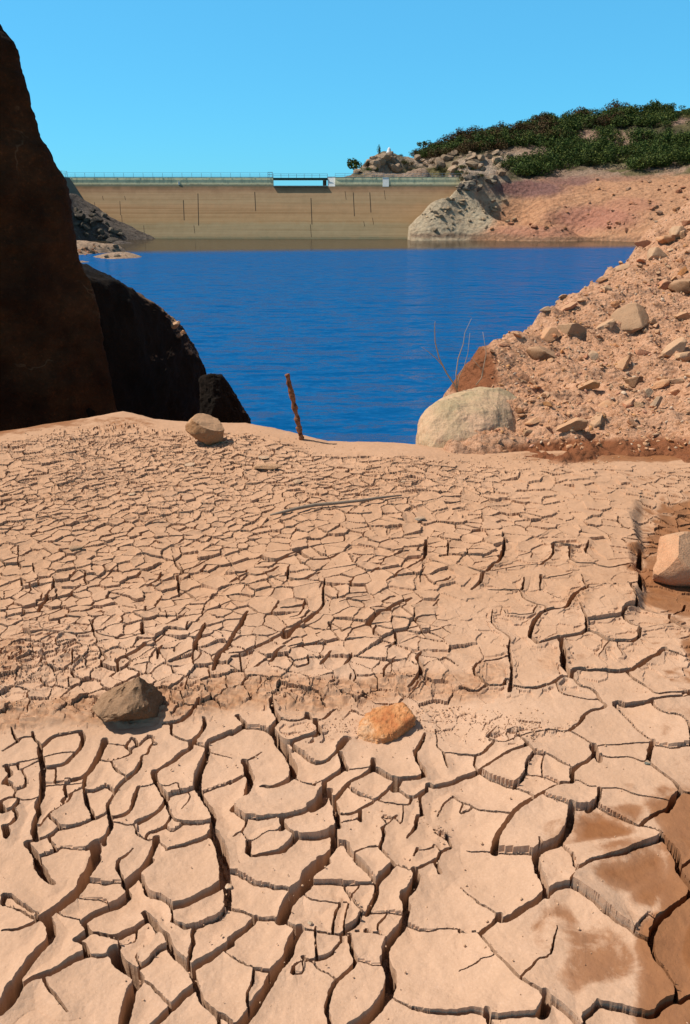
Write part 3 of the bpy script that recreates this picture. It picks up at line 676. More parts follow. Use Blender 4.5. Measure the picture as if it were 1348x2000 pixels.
# angular grey rock beside the terrace edge, built from its own corners
def corner_rock():
    base = mud_pt(250, 1408); s = np.linalg.norm(base - CAM) / F
    def q(px, py, dy, z): return Vector(((px - 250) * s, dy, z))
    h = s * 1.0
    pts = [(-52,.05,-.02),(-66,.03,.040),(-40,-.035,.052),(44,.03,-.02),(60,.09,-.02),(46,.10,.07),(22,.06,.132),(-8,.055,.112),(-48,.09,.06),(-58,.14,-.02),(50,.16,-.02),(10,.15,.07),(36,-.01,.070),(8,-.045,.068),(-30,-.05,.040),(-40,.01,-.02),(20,.0,-.02),(44,-.005,.03)]
    bm = bmesh.new(); vs = [bm.verts.new((a * s, (b + 0.05) if c < 0 and b < 0.08 else b - 0.02, c * 1.12 if c > 0 else c)) for a, b, c in pts]
    bmesh.ops.convex_hull(bm, input=vs)
    bmesh.ops.delete(bm, geom=[v for v in bm.verts if not v.link_faces], context='VERTS')
    bmesh.ops.triangulate(bm, faces=bm.faces)
    bmesh.ops.subdivide_edges(bm, edges=bm.edges, cuts=9, use_grid_fill=True)
    bmesh.ops.recalc_face_normals(bm, faces=bm.faces); bm.normal_update()
    v = np.array([x.co[:] for x in bm.verts]); n = np.array([x.normal[:] for x in bm.verts])
    d = 0.009 * fbm(v[:, 0] * 28, v[:, 1] * 28, v[:, 2] * 28, oct=4, seed=5) + 0.006 * ridged(v[:, 0] * 50, v[:, 1] * 50, v[:, 2] * 50, seed=6)
    v += n * d[:, None]
    for x, c in zip(bm.verts, v): x.co = c
    me = bm_mesh('angular_rock', bm, True); me.set_sharp_from_angle(angle=R(30)); me.materials.append(rock_material('dark_angular_stone', scale=4.0, dust=0.55, bump=0.03))
    o = bpy.data.objects.new('angular_rock', me); C.objects.link(o); o.location = base; o.color = (0.19, 0.115, 0.065, 1)
    tag(o, 'angular grey brown rock with dark face standing at the rusty terrace edge', 'rock')
corner_rock()

mud_rock(1340, 1150, 124, 0.80, 0.9, 33, (0.62, 0.36, 0.225), 'pale rounded boulder in the moist brown mud hollow at the right edge', 'boulder', 0.2, 5, 0.15)
mud_rock(372, 912, 26, 0.22, 0.9, 41, (0.55, 0.52, 0.46), 'small whitish flat stone in front of the tan boulder', 'stone', 0.3, 9, 0.1)
mud_rock(515, 896, 24, 0.16, 0.9, 42, (0.42, 0.40, 0.35), 'small grey flat stone behind the thin brown slab', 'stone', 0.1, 9, 0.1)
mud_rock(515, 918, 70, 0.14, 0.45, 43, (0.36, 0.20, 0.10), 'thin brown stone slab lying before the rusty post', 'stone slab', 0.12, 10, 0.2)
mud_rock(581, 945, 24, 0.25, 0.9, 44, (0.36, 0.34, 0.29), 'little grey stone beyond the long twig', 'stone', 0.8, 9, 0.1)
mud_rock(256, 968, 17, 0.25, 0.8, 45, (0.72, 0.60, 0.46), 'small cream pebble among the finest cracks on the left', 'pebble', 0.5, 8, 0.1)
mud_rock(821, 1017, 22, 0.25, 0.9, 46, (0.34, 0.36, 0.35), 'small bluish stone right of the long twig', 'stone', 0.5, 8, 0.1)
mud_rock(790, 943, 16, 0.25, 0.9, 47, (0.40, 0.41, 0.37), 'tiny greenish grey stone above the tip of the twig', 'pebble', 0.2, 8, 0.1)
mud_rock(145, 1075, 30, 0.25, 0.7, 48, (0.10, 0.09, 0.07), 'small blackish stone in the left field of fine cracks', 'stone', 0.2, 9, 0.2)
mud_rock(448, 1738, 16, 0.5, 0.9, 49, (0.66, 0.60, 0.52), 'whitish pebble lodged in the wide crack of the foreground', 'pebble', 0.2, 8, 0.3)
mud_rock(606, 1806, 9, 0.6, 0.9, 50, (0.70, 0.62, 0.50), 'tiny pale pebble on the foreground mud', 'pebble', 0.2, 8, 0.1)
mud_rock(1265, 1494, 12, 0.5, 0.9, 51, (0.25, 0.30, 0.28), 'tiny bluish stone in a crack between moist plates', 'pebble', 0.2, 8, 0.1)

def stained_rock():
    def up(a, b, z): return mud_pt(a, b) + (0, 0, z)
    pts = [up(*q) for q in ((688,1436,-.02),(745,1456,-.02),(800,1428,-.02),(812,1402,-.02),(770,1376,-.02),(705,1396,-.02),(706,1428,.018),(748,1449,.024),(770,1442,.028),(806,1419,.040),(785,1398,.046),(728,1402,.034),(700,1436,.004))]
    k = NT('iron_stained_stone'); p = k.pos(); n = k.noise(p, 9, 5, 0.65); n2 = k.noise(p, 45, 5, 0.7)
    c = k.ramp(n, [(0.36, (0.40, 0.13, 0.045)), (0.52, (0.52, 0.23, 0.09)), (0.62, (0.58, 0.35, 0.20)), (0.75, (0.50, 0.24, 0.11))])
    c = k.mix(k.ramp(n2, [(0.5, 0.0), (0.75, 0.7)]), c, (0.28, 0.12, 0.05)); k.color(c); k.normal(k.bump(n2, 0.9, 0.012))
    hull_rock('rock', pts, k.m, 'orange stained broken rock half sunk in the cracked mud', 'rock', 5, 0, 0.010, 14, 21, 1.0)
stained_rock()

# crumbs of mud lying about
def crumbs():
    base = rock_mesh('crumb', 77, 8, 1, 0.05, 0.8); bv = np.array([v.co[:] for v in base.vertices]); bf = np.array([p.vertices[:] for p in base.polygons])
    V, Fc = [], []; n = 0
    zones = [(690,1420,90,18,130),(850,1395,110,30,260),(1000,1420,110,25,160),(640,1360,200,26,240),(150,1385,150,22,160),(840,1600,60,40,25),(60,1290,90,50,110),(700,1500,650,560,520),(500,870,330,30,260),(130,860,140,30,260),(1050,900,250,25,220),(650,980,640,110,500)]
    for cx, cy, rx, ry, m in zones:
        for _ in range(m):
            a = rng.normal(0, 0.5, 2); x, y = cx + a[0] * rx, cy + a[1] * ry
            if not (-30 < x < 1380 and 830 < y < 2010): continue
            if y < np.interp(x, LIP[:, 0], LIP[:, 1]) + 16: continue
            p = mud_pt(x, y); s = 10 ** rng.uniform(-2.85, -2.35)
            if y < 1000: s *= 1.9
            rot = np.array(Matrix.Rotation(rng.uniform(0, 6), 3, Vector(rng.normal(size=3))))
            V.append((bv * s * rng.uniform(0.5, 1.2, 3)) @ rot.T + p + (0, 0, s * 0.25)); Fc.append(bf + n); n += len(bv)
    me = mesh_from('mud_crumbs', np.concatenate(V), np.concatenate(Fc)); kc = NT('crumb_mud'); kc.color(kc.mix(kc.noise(kc.pos(), 40, 2), (0.56, 0.36, 0.23), (0.46, 0.27, 0.155))); me.materials.append(kc.m)
    o = link('mud_crumbs', me); stuff(o, 'loose crumbs of dried mud scattered over the cracked ground', 'crumbs')
crumbs()

# --- rusty post, twig, dead shrub
def rust_material():
    k = NT('rusty_metal'); p = k.pos(); n = k.noise(p, 45, 5, 0.7); n2 = k.noise(p, 16, 3)
    c = k.mix(k.ramp(n, [(0.35, 0.0), (0.65, 1.0)]), (0.13, 0.045, 0.02), (0.38, 0.16, 0.075))
    c = k.mix(k.ramp(n2, [(0.55, 0.0), (0.62, 0.7)]), c, (0.045, 0.02, 0.012))
    k.color(c); k.normal(k.bump(n, 0.9, 0.01)); k.b.inputs['Metallic'].default_value = 0.15
    return k.m
def post():
    b = mud_pt(592, 858); b[2] -= 0.05
    top = P(561, 731, b[1] - 0.04); bm = bmesh.new()
    t = np.linspace(0, 1, 60); pts = b + (top - b) * t[:, None]
    rad = 0.0175 + 0.0045 * vnoise(t * 22, t * 0, seed=4) + 0.003 * vnoise(t * 60, t * 0, seed=5)
    pts[:, 0] += 0.004 * vnoise(t * 14, t * 0, seed=6); tube(bm, pts, rad, 12)
    v = bm.verts
    for x in v:
        k = fbm(x.co.x * 70, x.co.y * 70, x.co.z * 50, oct=2, seed=3) * 0.006; x.co.x += k; x.co.y += k * 0.5
    o = link('rusty_post', bm_mesh('rusty_post', bm, True), rust_material(), None)
    tag(o, 'thin rusty iron post leaning at the edge of the mud before the water', 'post')
post()

def wood_material(name, a, b):
    k = NT(name); n = k.noise(k.mapv(k.pos(), (1, 1, 1)), 60, 4); k.color(k.mix(n, a, b)); k.normal(k.bump(n, 0.5, 0.003)); return k.m
M_twig = wood_material('grey_driftwood', (0.16, 0.11, 0.075), (0.34, 0.26, 0.19))
M_dead = wood_material('bleached_branch', (0.28, 0.19, 0.12), (0.46, 0.34, 0.24))
bm = bmesh.new(); pp = []
for a, b in ((528,1013),(545,1009),(580,1000),(615,993),(650,990),(700,985),(740,979),(785,974)):
    q = mud_pt(a, b); pp.append((q[0], q[1], q[2] + 0.022))
tube(bm, pp, [0.005, 0.008, 0.010, 0.011, 0.010, 0.009, 0.008, 0.004], 7)
tag(link('twig', bm_mesh('twig', bm, True), M_twig), 'long thin grey twig lying across the fine mud cracks', 'twig')

# ------------------------------------------------------------------ near bank of scree on the right
ridge = [(870,775,6.9),(905,722,7.4),(950,686,7.9),(1000,656,8.4),(1100,592,9.6),(1190,540,10.9),(1240,500,12),(1265,465,12.8),(1348,400,14.2),(1500,300,15),(1700,180,16)]
ctl = []
for a in [(840,886,5.6),(900,888,5.5),(1000,892,5.45),(1150,897,5.4),(1348,902,5.35),(1600,915,5.2)]: ctl.append(P(*a))
for X in (0.5, 1.5, 2.5, 4.0, 6.0): ctl.append((X, 4.5, -0.28))
for a in [(950,800,6.3),(1050,785,6.7),(1150,765,7.0),(1250,750,7.2),(1348,735,7.35),(1050,705,7.8),(1150,665,8.6),(1250,645,9.0),(1348,625,9.3),(1200,585,9.9),(1300,540,10.9),(1348,500,11.7)]: ctl.append(P(*a))
for a in ridge:
    p = P(*a); ctl.append(p); n = np.array([-0.9, 0.45])
    ctl.append((p[0] + n[0] * 0.9, p[1] + n[1] * 0.9, p[2] - 0.55)); ctl.append((p[0] + n[0] * 3.6, p[1] + n[1] * 3.6, min(p[2] - 2.6, -2.6))); ctl.append((p[0] + n[0] * 7, p[1] + n[1] * 7, -5.2))
ctl += [(9, 6, 2.0), (9, 10, 2.8), (12, 15, 4.0), (8, 20, -2.5), (12, 21, 0), (-3, 9.5, -2.8), (0, 22, -5.5)]
_rp = np.array([P(*q) for q in ridge])
def bank_amp(x, y, z):
    a = 0.06 * fbm(x * 1.5, y * 1.5, oct=3, seed=41) + 0.075 * ridged(x * 2.2 + y, y * 2.2 - x * 0.6, oct=4, seed=42) + 0.030 * fbm(x * 9, y * 9, oct=4, seed=43)
    xl = np.interp(y, np.r_[4.0, 5.4, 6.4, _rp[:, 1]], np.r_[0.6, 0.80, 0.88, _rp[:, 0] + np.array([0.10, 0.06, 0.02] + [0] * (len(_rp) - 3))])
    return 1.35 * a * sstep(-0.25, 0.1, z + 0.2) - 1.3 * np.clip(xl - 0.06 - x, 0, 3)
bank = Surf(ctl, bank_amp, 1e-5)

def bank_material():
    k = NT('scree_soil'); p = k.pos()
    n1 = k.noise(p, 2.2, 5, 0.65); n2 = k.noise(p, 16, 6, 0.72); n3 = k.noise(p, 75, 4, 0.75)
    c = k.mix(k.ramp(n1, [(0.35, 0.0), (0.7, 1.0)]), (0.52, 0.275, 0.16), (0.62, 0.355, 0.22))
    c = k.mix(k.ramp(n2, [(0.42, 0.0), (0.68, 0.85)]), c, (0.33, 0.145, 0.066))
    c = k.mix(k.ramp(n3, [(0.3, 0.7), (0.48, 0.0)]), c, (0.62, 0.40, 0.25))
    c = k.mix(k.ramp(n3, [(0.52, 0.0), (0.70, 0.75)]), c, (0.22, 0.11, 0.055))
    c = k.mix(k.attr('red'), c, k.mix(n2, (0.19, 0.062, 0.025), (0.27, 0.105, 0.045)))
    k.color(c)
    v = k.n('ShaderNodeTexVoronoi'); k.l(p, v.inputs['Vector']); v.inputs['Scale'].default_value = 22
    b = k.bump(k.ramp(v.outputs['Distance'], [(0.0, 1.0), (0.6, 0.0)]), 0.7, 0.03)
    b = k.bump(n2, 0.8, 0.03, b); b = k.bump(n3, 0.7, 0.012, b); k.normal(b)
    return k.m

def build_bank():
    ys = np.concatenate([np.arange(4.6, 11, 0.022), np.arange(11, 24, 0.06)]); xs = np.arange(-0.02, 1.02, 0.0027)
    Y = np.repeat(ys[:, None], len(xs), 1)
    xl = np.interp(ys, [4.6, 6, 8, 24], [0.3, -1.5, -3.5, -4]); xr = np.interp(ys, [4.6, 24], [5.5, 13])
    X = xl[:, None] + (xr - xl)[:, None] * xs[None, :]
    Z = bank(X, Y)
    PX, PY = project(X, Y, Z)
    red = ell(PX, PY, [(925,725,52,55,1),(905,750,30,25,1),(1160,880,190,24,1),(1280,880,120,28,1),(1010,740,40,14,.2),(1450,885,200,30,.8)]) 
    red = np.clip(red * 1.3 + 0.5 * fbm(X * 7, Y * 7, seed=45) * (red > 0.02), 0, 1)
    me = mesh_from('scree_bank', np.stack([X, Y, Z], -1).reshape(-1, 3), grid_faces(len(ys), len(xs)))
    fattr(me, 'red', red)
    o = link('scree_bank_terrain', me, bank_material()); structure(o)
build_bank()

def bank_hit(px, py): return bank.hit(px, py, 5.0, 22)

# the large smooth boulder at the foot of the bank
def smooth_boulder():
    k = NT('smooth_boulder_stone'); p = k.pos()
    n1 = k.noise(k.mapv(p, (1, 1, 1.6)), 3.0, 5, 0.6); n2 = k.noise(p, 30, 5, 0.7)
    c_ = k.mix(k.ramp(n1, [(0.35, 0.0), (0.62, 1.0)]), (0.58, 0.36, 0.225), (0.40, 0.30, 0.175))
    c_ = k.mix(k.ramp(n2, [(0.45, 0.0), (0.75, 0.5)]), c_, (0.32, 0.20, 0.11))
    n3 = k.noise(k.mapv(p, (1, 1, 0.35), (0, R(40), 0)), 55, 4, 0.7); c_ = k.mix(k.ramp(n3, [(0.52, 0.0), (0.72, 0.55)]), c_, (0.27, 0.18, 0.10))
    k.color(c_); k.normal(k.bump(n3, 0.5, 0.006, k.bump(n2, 0.8, 0.012)))
    S_ = [(812,868,5.85),(815,840,5.9),(822,815,5.92),(838,793,5.98),(862,778,6.05),(905,764,6.2),(975,752,6.4),(1015,775,6.45),(1010,830,6.1),(1000,900,5.75),(900,905,5.6),(830,905,5.65),(850,860,5.68),(930,850,5.72),(900,812,5.85),(975,800,6.0)]
    hull_rock('smooth_boulder', [P(*q) for q in S_] + [P(a, b, Y + 0.35) for a, b, Y in S_[:8]], k.m, 'large smooth pale boulder wedged at the foot of the scree slope by the water', 'boulder', 6, 1, 0.030, 3.2, 9, 0.35)
smooth_boulder()

# named stones of the bank: photo position of their middle, size, stretch, colour
NB = [
 (1240,620,84,.62,.8,GREY,'round','big grey boulder embedded high in the scree slope',.1,(0.2,-.1,.3)),
 (1312,684,66,.34,.5,PALE,'slab','pale pointed slab lifted off the slope near the right edge',.5,(.1,-.5,.5)),
 (1148,758,44,.42,.7,OCHRE,'block','orange squared block in the middle of the scree',.35,(.1,-.15,.4)),
 (1212,718,64,.22,.5,TAN,'slab','long tan slab casting a dark slot of shade on the scree',.4,(.1,-.5,.3)),
 (1155,695,44,.5,.6,BLUEGREY,'slab','bluish grey layered stone in the middle of the slope',.1,(.3,-.7,.2)),
 (1062,690,62,.6,.8,BROWN,'round','dark brown hollowed boulder on the upper slope',.1,(.2,.1,.1)),
 (1075,655,60,.42,.7,TAN,'slab','tan leaning slab above the dark hollowed boulder',.3,(.2,-.6,.2)),
 (1120,645,66,.6,.7,GREY,'block','buff blocky boulder between tan slabs high on the slope',.2,(.2,-.2,.5)),
 (1178,640,50,.32,.5,PALE,'slab','pale slab beside the big grey boulder',.2,(.1,-.4,.4)),
 (1115,835,62,.42,.6,TAN,'block','long tan block above the moist red brown soil',.3,(.1,-.2,.3)),
 (1165,828,48,.42,.6,GREY,'block','greyish block right of the long tan block',.3,(.1,-.3,.6)),
 (1060,775,46,.22,.5,GREY,'slab','flat grey slab on the lower left of the scree',.4,(.1,-.5,.2)),
 (1072,790,26,.5,.8,OCHRE,'block','small orange stone below a flat grey slab',.3,(.1,.2,.2)),
 (1046,822,40,.25,.6,TAN,'slab','thin tan slab low on the left of the scree',.4,(.1,-.4,.1)),
 (1035,845,30,.4,.8,GREY,'block','small grey block near the bottom of the scree',.3,(0,-.2,.1)),
 (1282,498,36,.7,.8,PALE,'block','squared pale block on the skyline of the near slope',.5,(0,.1,.2)),
 (1255,480,34,.5,.8,PINK,'block','pinkish block at the top edge of the near slope',.4,(0,.1,.3)),
 (1302,470,42,.5,.8,TAN,'block','tan block under the upper rim of the near slope',.4,(.1,.1,.3)),
 (1215,522,44,.34,.6,GREY,'slab','grey flattened stone on the skyline above the water',.3,(0,-.3,.2)),
 (1178,546,26,.4,.8,TAN,'block','small tan stone on the ridge left of the flattened stone',.3,(0,-.3,.2)),
 (1068,606,26,.4,.8,BLUEGREY,'slab','bluish stone perched on the ridge over the water',.6,(0,-.3,.2)),
 (1108,602,42,.25,.6,PINK,'slab','pink brown slab along the ridge over the water',.4,(0,-.5,.2)),
 (1328,458,40,.6,.8,PALE,'block','cream block at the right edge under the far hillside',.4,(.1,.1,.3)),
 (1330,620,36,.6,.8,TAN,'block','tan stone by the right edge beside the big grey boulder',.3,(.1,.1,.7)),
 (1335,700,40,.6,.8,PALE,'block','pale stone below the lifted pointed slab at the right edge',.3,(.1,.1,.2)),
 (1240,745,34,.7,.8,BROWN,'block','dark brown stone beside a shaded hollow in the scree',.2,(.1,.1,.2)),
 (1290,755,52,.25,.5,TAN,'slab','flat tan slab on the lower right of the scree',.4,(.1,-.4,.2)),
 (1265,768,40,.4,.5,BLUEGREY,'slab','bluish slab upright in the lower right scree',.3,(.2,-.9,.2)),
 (1278,795,46,.34,.3,BLUEGREY,'slab','narrow blue grey slab standing in the lowest scree',.3,(.2,-1.1,.2)),
 (1250,690,34,.5,.8,PINK,'block','pinkish stone uphill of the long tan slab',.3,(.1,-.2,.2)),
 (1185,790,46,.3,.7,TAN,'slab','tan slab downhill of the orange squared block',.3,(.1,-.3,.2)),
 (1230,790,30,.6,.8,PINK,'block','small pink stone in the lower middle of the scree',.3,(.1,-.3,.2)),
 (1340,560,60,.8,.8,BROWN,'round','dark brown outcrop stone at the upper right of the near slope',.2,(.1,-.3,.2)),
 (1300,560,36,.5,.8,PINK,'block','pink brown stone under the dark outcrop stone',.2,(.1,-.3,.8)),
 (985,672,24,.5,.8,PINK,'block','small stone on the rim of the red brown soil',.4,(.1,-.3,.8)),
 (920,765,26,.5,.8,PALE,'block','pale stone by the roots of the dead shrub',.3,(.1,-.3,.8)),
]
for i, (a, b, w, hf, df, col, kind, lab, lift, rot) in enumerate(NB):
    h = bank_hit(a, b + w * hf * 0.2)
    if h is None: h = bank_hit(a + 6, b + 14)
    if h is None: continue
    s = w * np.linalg.norm(h - CAM) / F / 2 * 1.08
    place_rock('stone', proto(kind, i % 7), (h[0], h[1] + s * 0.2, h[2] + s * hf * lift * 0.55), (s, s * df, s * hf), rot, col, lab, 'stone')
# further stones of the slope that nothing tells apart
cnt = 0
cols = [TAN, TAN, PINK, TAN, OCHRE, PALE, (0.40, 0.26, 0.16), (0.46, 0.24, 0.125), (0.52, 0.27, 0.15), GREY]
while cnt < 200:
    a = rng.uniform(960, 1390); b = rng.uniform(430, 880)
    h = bank_hit(a, b)
    if h is None: continue
    PXl = 9 + 18 * rng.random() ** 3
    s = PXl * np.linalg.norm(h - CAM) / F / 2
    hf = rng.uniform(.28, .7)
    k = ['slab', 'block', 'block'][int(rng.integers(3))]
    c_ = np.array(cols[int(rng.integers(len(cols)))]) * rng.uniform(.8, 1.15)
    place_rock('stone', proto(k, int(rng.integers(7))), (h[0], h[1], h[2] + s * hf * 0.25), (s, s * rng.uniform(.5, .9), s * hf), (rng.normal(0, .25), -0.35 + rng.normal(0, .25), rng.uniform(0, 6)), tuple(c_),
               'small angular stone lying loose on the scree slope', 'stone', 'small loose stones of the scree slope')
    cnt += 1

def gravel():
    base = rock_mesh('chip', 88, 9, 1, 0.03, 0.7); bv = np.array([v.co[:] for v in base.vertices]); bf = np.array([p.vertices[:] for p in base.polygons])
    V, Fc, col = [], [], []; n = 0
    m = 7000
    Y = rng.uniform(5.5, 15, m); X = rng.uniform(0.3, 1, m) * (0.62 * Y)
    Z = bank(X, Y); PX, PY = project(X, Y, Z)
    ok = (Z > -0.3) & (PX > 850) & (PX < 1500) & (PY > 380) & (PY < 885)
    for x, y, z in zip(X[ok], Y[ok], Z[ok]):
        s = 10 ** rng.uniform(-2.2, -1.55)
        rot = np.array(Matrix.Rotation(rng.uniform(0, 6), 3, Vector(rng.normal(size=3))))
        V.append((bv * s * np.array([1.2, .8, .45]) * rng.uniform(.7, 1.2, 3)) @ rot.T + (x, y, z + s * 0.2)); Fc.append(bf + n); n += len(bv)
        col.append(np.repeat((np.array(cols[int(rng.integers(len(cols)))]) * rng.uniform(.8, 1.1))[None], len(bv), 0))
    me = mesh_from('gravel', np.concatenate(V), np.concatenate(Fc), False); cattr(me, 'tone', np.concatenate(col))
    k = NT('gravel_chips'); k.color(k.attr('tone', 'Color')); k.normal(k.bump(k.noise(k.pos(), 90, 4), 0.6, 0.01))
    stuff(link('gravel', me, k.m), 'loose gravel chips strewn over the scree slope', 'gravel')
gravel()

# dead shrub
def dead_shrub():
    b = bank_hit(893, 770)
    if b is None: b = P(893, 770, 7.0)
    o = empty('dead_shrub', b)
    def br(pts, r0, dy=0.0):
        bm = bmesh.new(); q = []
        for k, (a, c) in enumerate(pts):
            p = P(a, c, b[1] + dy * k / len(pts)) - b; q.append(p)
        tube(bm, q, list(np.linspace(r0 * 0.8, r0 * 0.2, len(q))), 6)
        return link('branch', bm_mesh('branch', bm, True), M_dead, o)
    br([(895,768),(888,752),(872,728),(858,700),(850,668),(849,640),(850,628)], .011, -0.25)
    br([(866,716),(852,700),(838,688),(824,678)], .006, -0.15)
    br([(893,766),(891,730),(895,700),(905,672),(908,650),(921,622)], .007, 0.1)
    br([(893,762),(897,735),(907,715),(914,690),(918,650)], .006, 0.0)
    br([(930,752),(941,738),(943,722),(935,715),(922,700)], .007, 0.0)
    br([(941,738),(945,715),(950,690),(946,665),(943,648)], .006, 0.1)
    tag(o, 'bare dead shrub with thin curved branches at the edge of the scree', 'dead shrub')
dead_shrub()

# ------------------------------------------------------------------ left cliff and dark rocks
def dark_rock_material(name, paler, deep, sunlit_mud, lo=0.42):
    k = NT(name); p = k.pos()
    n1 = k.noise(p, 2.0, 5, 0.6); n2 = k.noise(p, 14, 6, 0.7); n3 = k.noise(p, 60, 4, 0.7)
    c = k.mix(k.ramp(n1, [(0.35, 0.0), (0.7, 1.0)]), deep, paler)  # two rock tones mixed at random
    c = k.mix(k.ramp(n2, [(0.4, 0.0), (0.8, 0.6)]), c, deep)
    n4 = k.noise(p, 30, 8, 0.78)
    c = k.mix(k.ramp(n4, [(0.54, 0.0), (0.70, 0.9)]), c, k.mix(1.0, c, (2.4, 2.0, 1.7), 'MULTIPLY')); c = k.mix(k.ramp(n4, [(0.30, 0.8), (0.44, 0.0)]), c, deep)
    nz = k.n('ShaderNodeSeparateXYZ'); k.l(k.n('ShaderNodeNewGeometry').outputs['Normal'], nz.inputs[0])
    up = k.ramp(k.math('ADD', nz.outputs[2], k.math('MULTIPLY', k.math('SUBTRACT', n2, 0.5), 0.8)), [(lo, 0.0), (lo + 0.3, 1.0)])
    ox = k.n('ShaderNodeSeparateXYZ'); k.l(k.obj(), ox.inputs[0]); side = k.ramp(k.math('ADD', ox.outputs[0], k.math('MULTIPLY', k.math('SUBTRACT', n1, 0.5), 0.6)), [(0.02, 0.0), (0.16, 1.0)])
    c = k.mix(k.math('MULTIPLY', k.math('MULTIPLY', up, side), sunlit_mud), c, (0.44, 0.26, 0.15))  # tan dust, masked to one shoulder to paint the sunlit rim
    # thin pale veins
    v = k.n('ShaderNodeTexVoronoi', feature='DISTANCE_TO_EDGE'); v.inputs['Scale'].default_value = 0.9
    pv = k.n('ShaderNodeVectorMath', operation='ADD'); k.l(p, pv.inputs[0])
    nn = k.n('ShaderNodeTexNoise'); k.l(p, nn.inputs['Vector']); nn.inputs['Scale'].default_value = 4
    sc = k.n('ShaderNodeVectorMath', operation='SCALE'); k.l(nn.outputs['Color'], sc.inputs[0]); sc.inputs['Scale'].default_value = 0.5; k.l(sc.outputs[0], pv.inputs[1])
    k.l(pv.outputs[0], v.inputs['Vector'])
    vein = k.math('MULTIPLY', k.ramp(v.outputs['Distance'], [(0.004, 1.0), (0.011, 0.0)]), k.ramp(n1, [(0.54, 0.0), (0.62, 0.6)]))
    c = k.mix(k.math('MULTIPLY', vein, 1.0 if lo < 0.5 else 0.0), c, (0.16, 0.10, 0.055))
    k.color(c)
    b = k.bump(n1, 0.7, 0.12); b = k.bump(n2, 0.9, 0.06, b); b = k.bump(n4, 0.9, 0.025, b); k.normal(b)
    return k.m

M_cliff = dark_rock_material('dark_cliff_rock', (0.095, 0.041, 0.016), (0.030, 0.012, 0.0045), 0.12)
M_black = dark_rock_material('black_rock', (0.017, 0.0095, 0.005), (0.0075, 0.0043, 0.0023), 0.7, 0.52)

def cliff():
    CY = 9.2
    sil = [(246,812),(243,800),(232,745),(215,665),(200,590),(180,530),(165,490),(150,450),(135,400),(118,355),(98,308),(88,280),(82,240),(66,190),(52,140),(44,105),(26,68),(14,48),(0,40),(-60,18),(-160,-10),(-330,-60)]
    zs, xs = [], []
    for a, b in sil:
        p = P(a, b, CY); zs.append(p[2]); xs.append(p[0])
    zs, xs = np.array(zs), np.array(xs)
    zl = np.concatenate([np.linspace(-3.2, zs[0], 26), np.linspace(zs[0], zs[-1], 190)[1:]])
    tang = np.array([0.86, 0.51]); back = np.array([-0.93, 0.37])
    nL = 210; nB = 70; rows_ = []
    for z in zl:
        cx = np.interp(z, zs, xs) - (0.10 * max(zs[0] - z, 0)) * -1; corner = np.array([cx, CY])
        lean = 0.05 * max(z, 0)
        s = np.linspace(6.5, 0.14, nL)
        face = corner[None] - tang[None] * s[:, None] + np.array([0, -1.0])[None] * lean * np.clip(s[:, None], 0, 1)
        th = np.linspace(0, 1, 14)[1:-1]
        a0 = corner - tang * 0.14; a1 = corner + back * 0.16
        cr = [(1 - t) ** 2 * a0 + 2 * t * (1 - t) * corner + t * t * a1 for t in th]
        sb = np.geomspace(0.16, 6.5, nB)
        bk = corner[None] + back[None] * sb[:, None]
        line = np.concatenate([face, np.array(cr), bk])
        rows_.append(np.concatenate([line, np.full((len(line), 1), z)], 1))
    G = np.array(rows_); nr, nc = G.shape[:2]
    du = np.gradient(G, axis=1); dv = np.gradient(G, axis=0); n = np.cross(du, dv); n /= np.linalg.norm(n, axis=2, keepdims=True) + 1e-9
    x, y, z = G[..., 0], G[..., 1], G[..., 2]
    d = 0.14 * fbm(x * 1.1, y * 1.1, z * 1.1, oct=3, seed=51) + 0.085 * ridged(x * 2.0, y * 2.0, z * 2.0, oct=5, seed=52) + 0.03 * fbm(x * 14, y * 14, z * 14, oct=3, seed=53)
    nearc = np.exp(-np.abs(np.arange(nc) - (nL + 4))[None, :] / 10.0)
    G = G + n * (d * (1 - 0.15 * nearc))[..., None]
    verts = G.reshape(-1, 3); f = grid_faces(nr, nc)
    top = np.array([[G[-1, :, 0].mean(), G[-1, :, 1].mean() + 1.0, G[-1, 0, 2] + 0.1]]); ti = len(verts)
    me = bpy.data.meshes.new('cliff'); allv = np.concatenate([verts, top])
    faces = [tuple(q) for q in f]
    for j in range(nc - 1): faces.append((ti, (nr - 1) * nc + j + 1, (nr - 1) * nc + j)[::-1])
    me = mesh_from('cliff', allv, faces)
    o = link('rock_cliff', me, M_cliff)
    tag(o, 'tall dark brown rock cliff in shade at the left edge', 'cliff')
cliff()

def super_rock(name, c, dims, e, seed, mat, label, cat, rough=0.05, rot=(0, 0, 0), sub=6):
    bm = bmesh.new(); bmesh.ops.create_icosphere(bm, subdivisions=sub, radius=1)
    v = np.array([x.co[:] for x in bm.verts]); r = (np.abs(v) ** e).sum(1) ** (-1 / e); v = v * r[:, None]
    v *= 1 + rough * fbm(v[:, 0] * 1.8, v[:, 1] * 1.8, v[:, 2] * 1.8, oct=4, seed=seed)[:, None] + rough * 0.5 * ridged(v[:, 0] * 4, v[:, 1] * 4, v[:, 2] * 4, oct=3, seed=seed + 1)[:, None]
    v *= np.array(dims)
    for x, q in zip(bm.verts, v): x.co = q
    o = link(name, bm_mesh(name, bm, True), mat, None, c); o.rotation_euler = rot
    tag(o, label, cat); return o
BR = [(150,505,9.39),(182,538,9.64),(215,556,9.88),(255,572,10.13),(300,596,10.37),(335,618,10.55),(362,645,10.74),(380,672,10.86),(394,712,10.98),(404,770,11.04),(412,840,11.04),(420,900,10.98),(240,900,9.15),(140,900,8.78),(120,760,8.91),(200,700,9.52)]
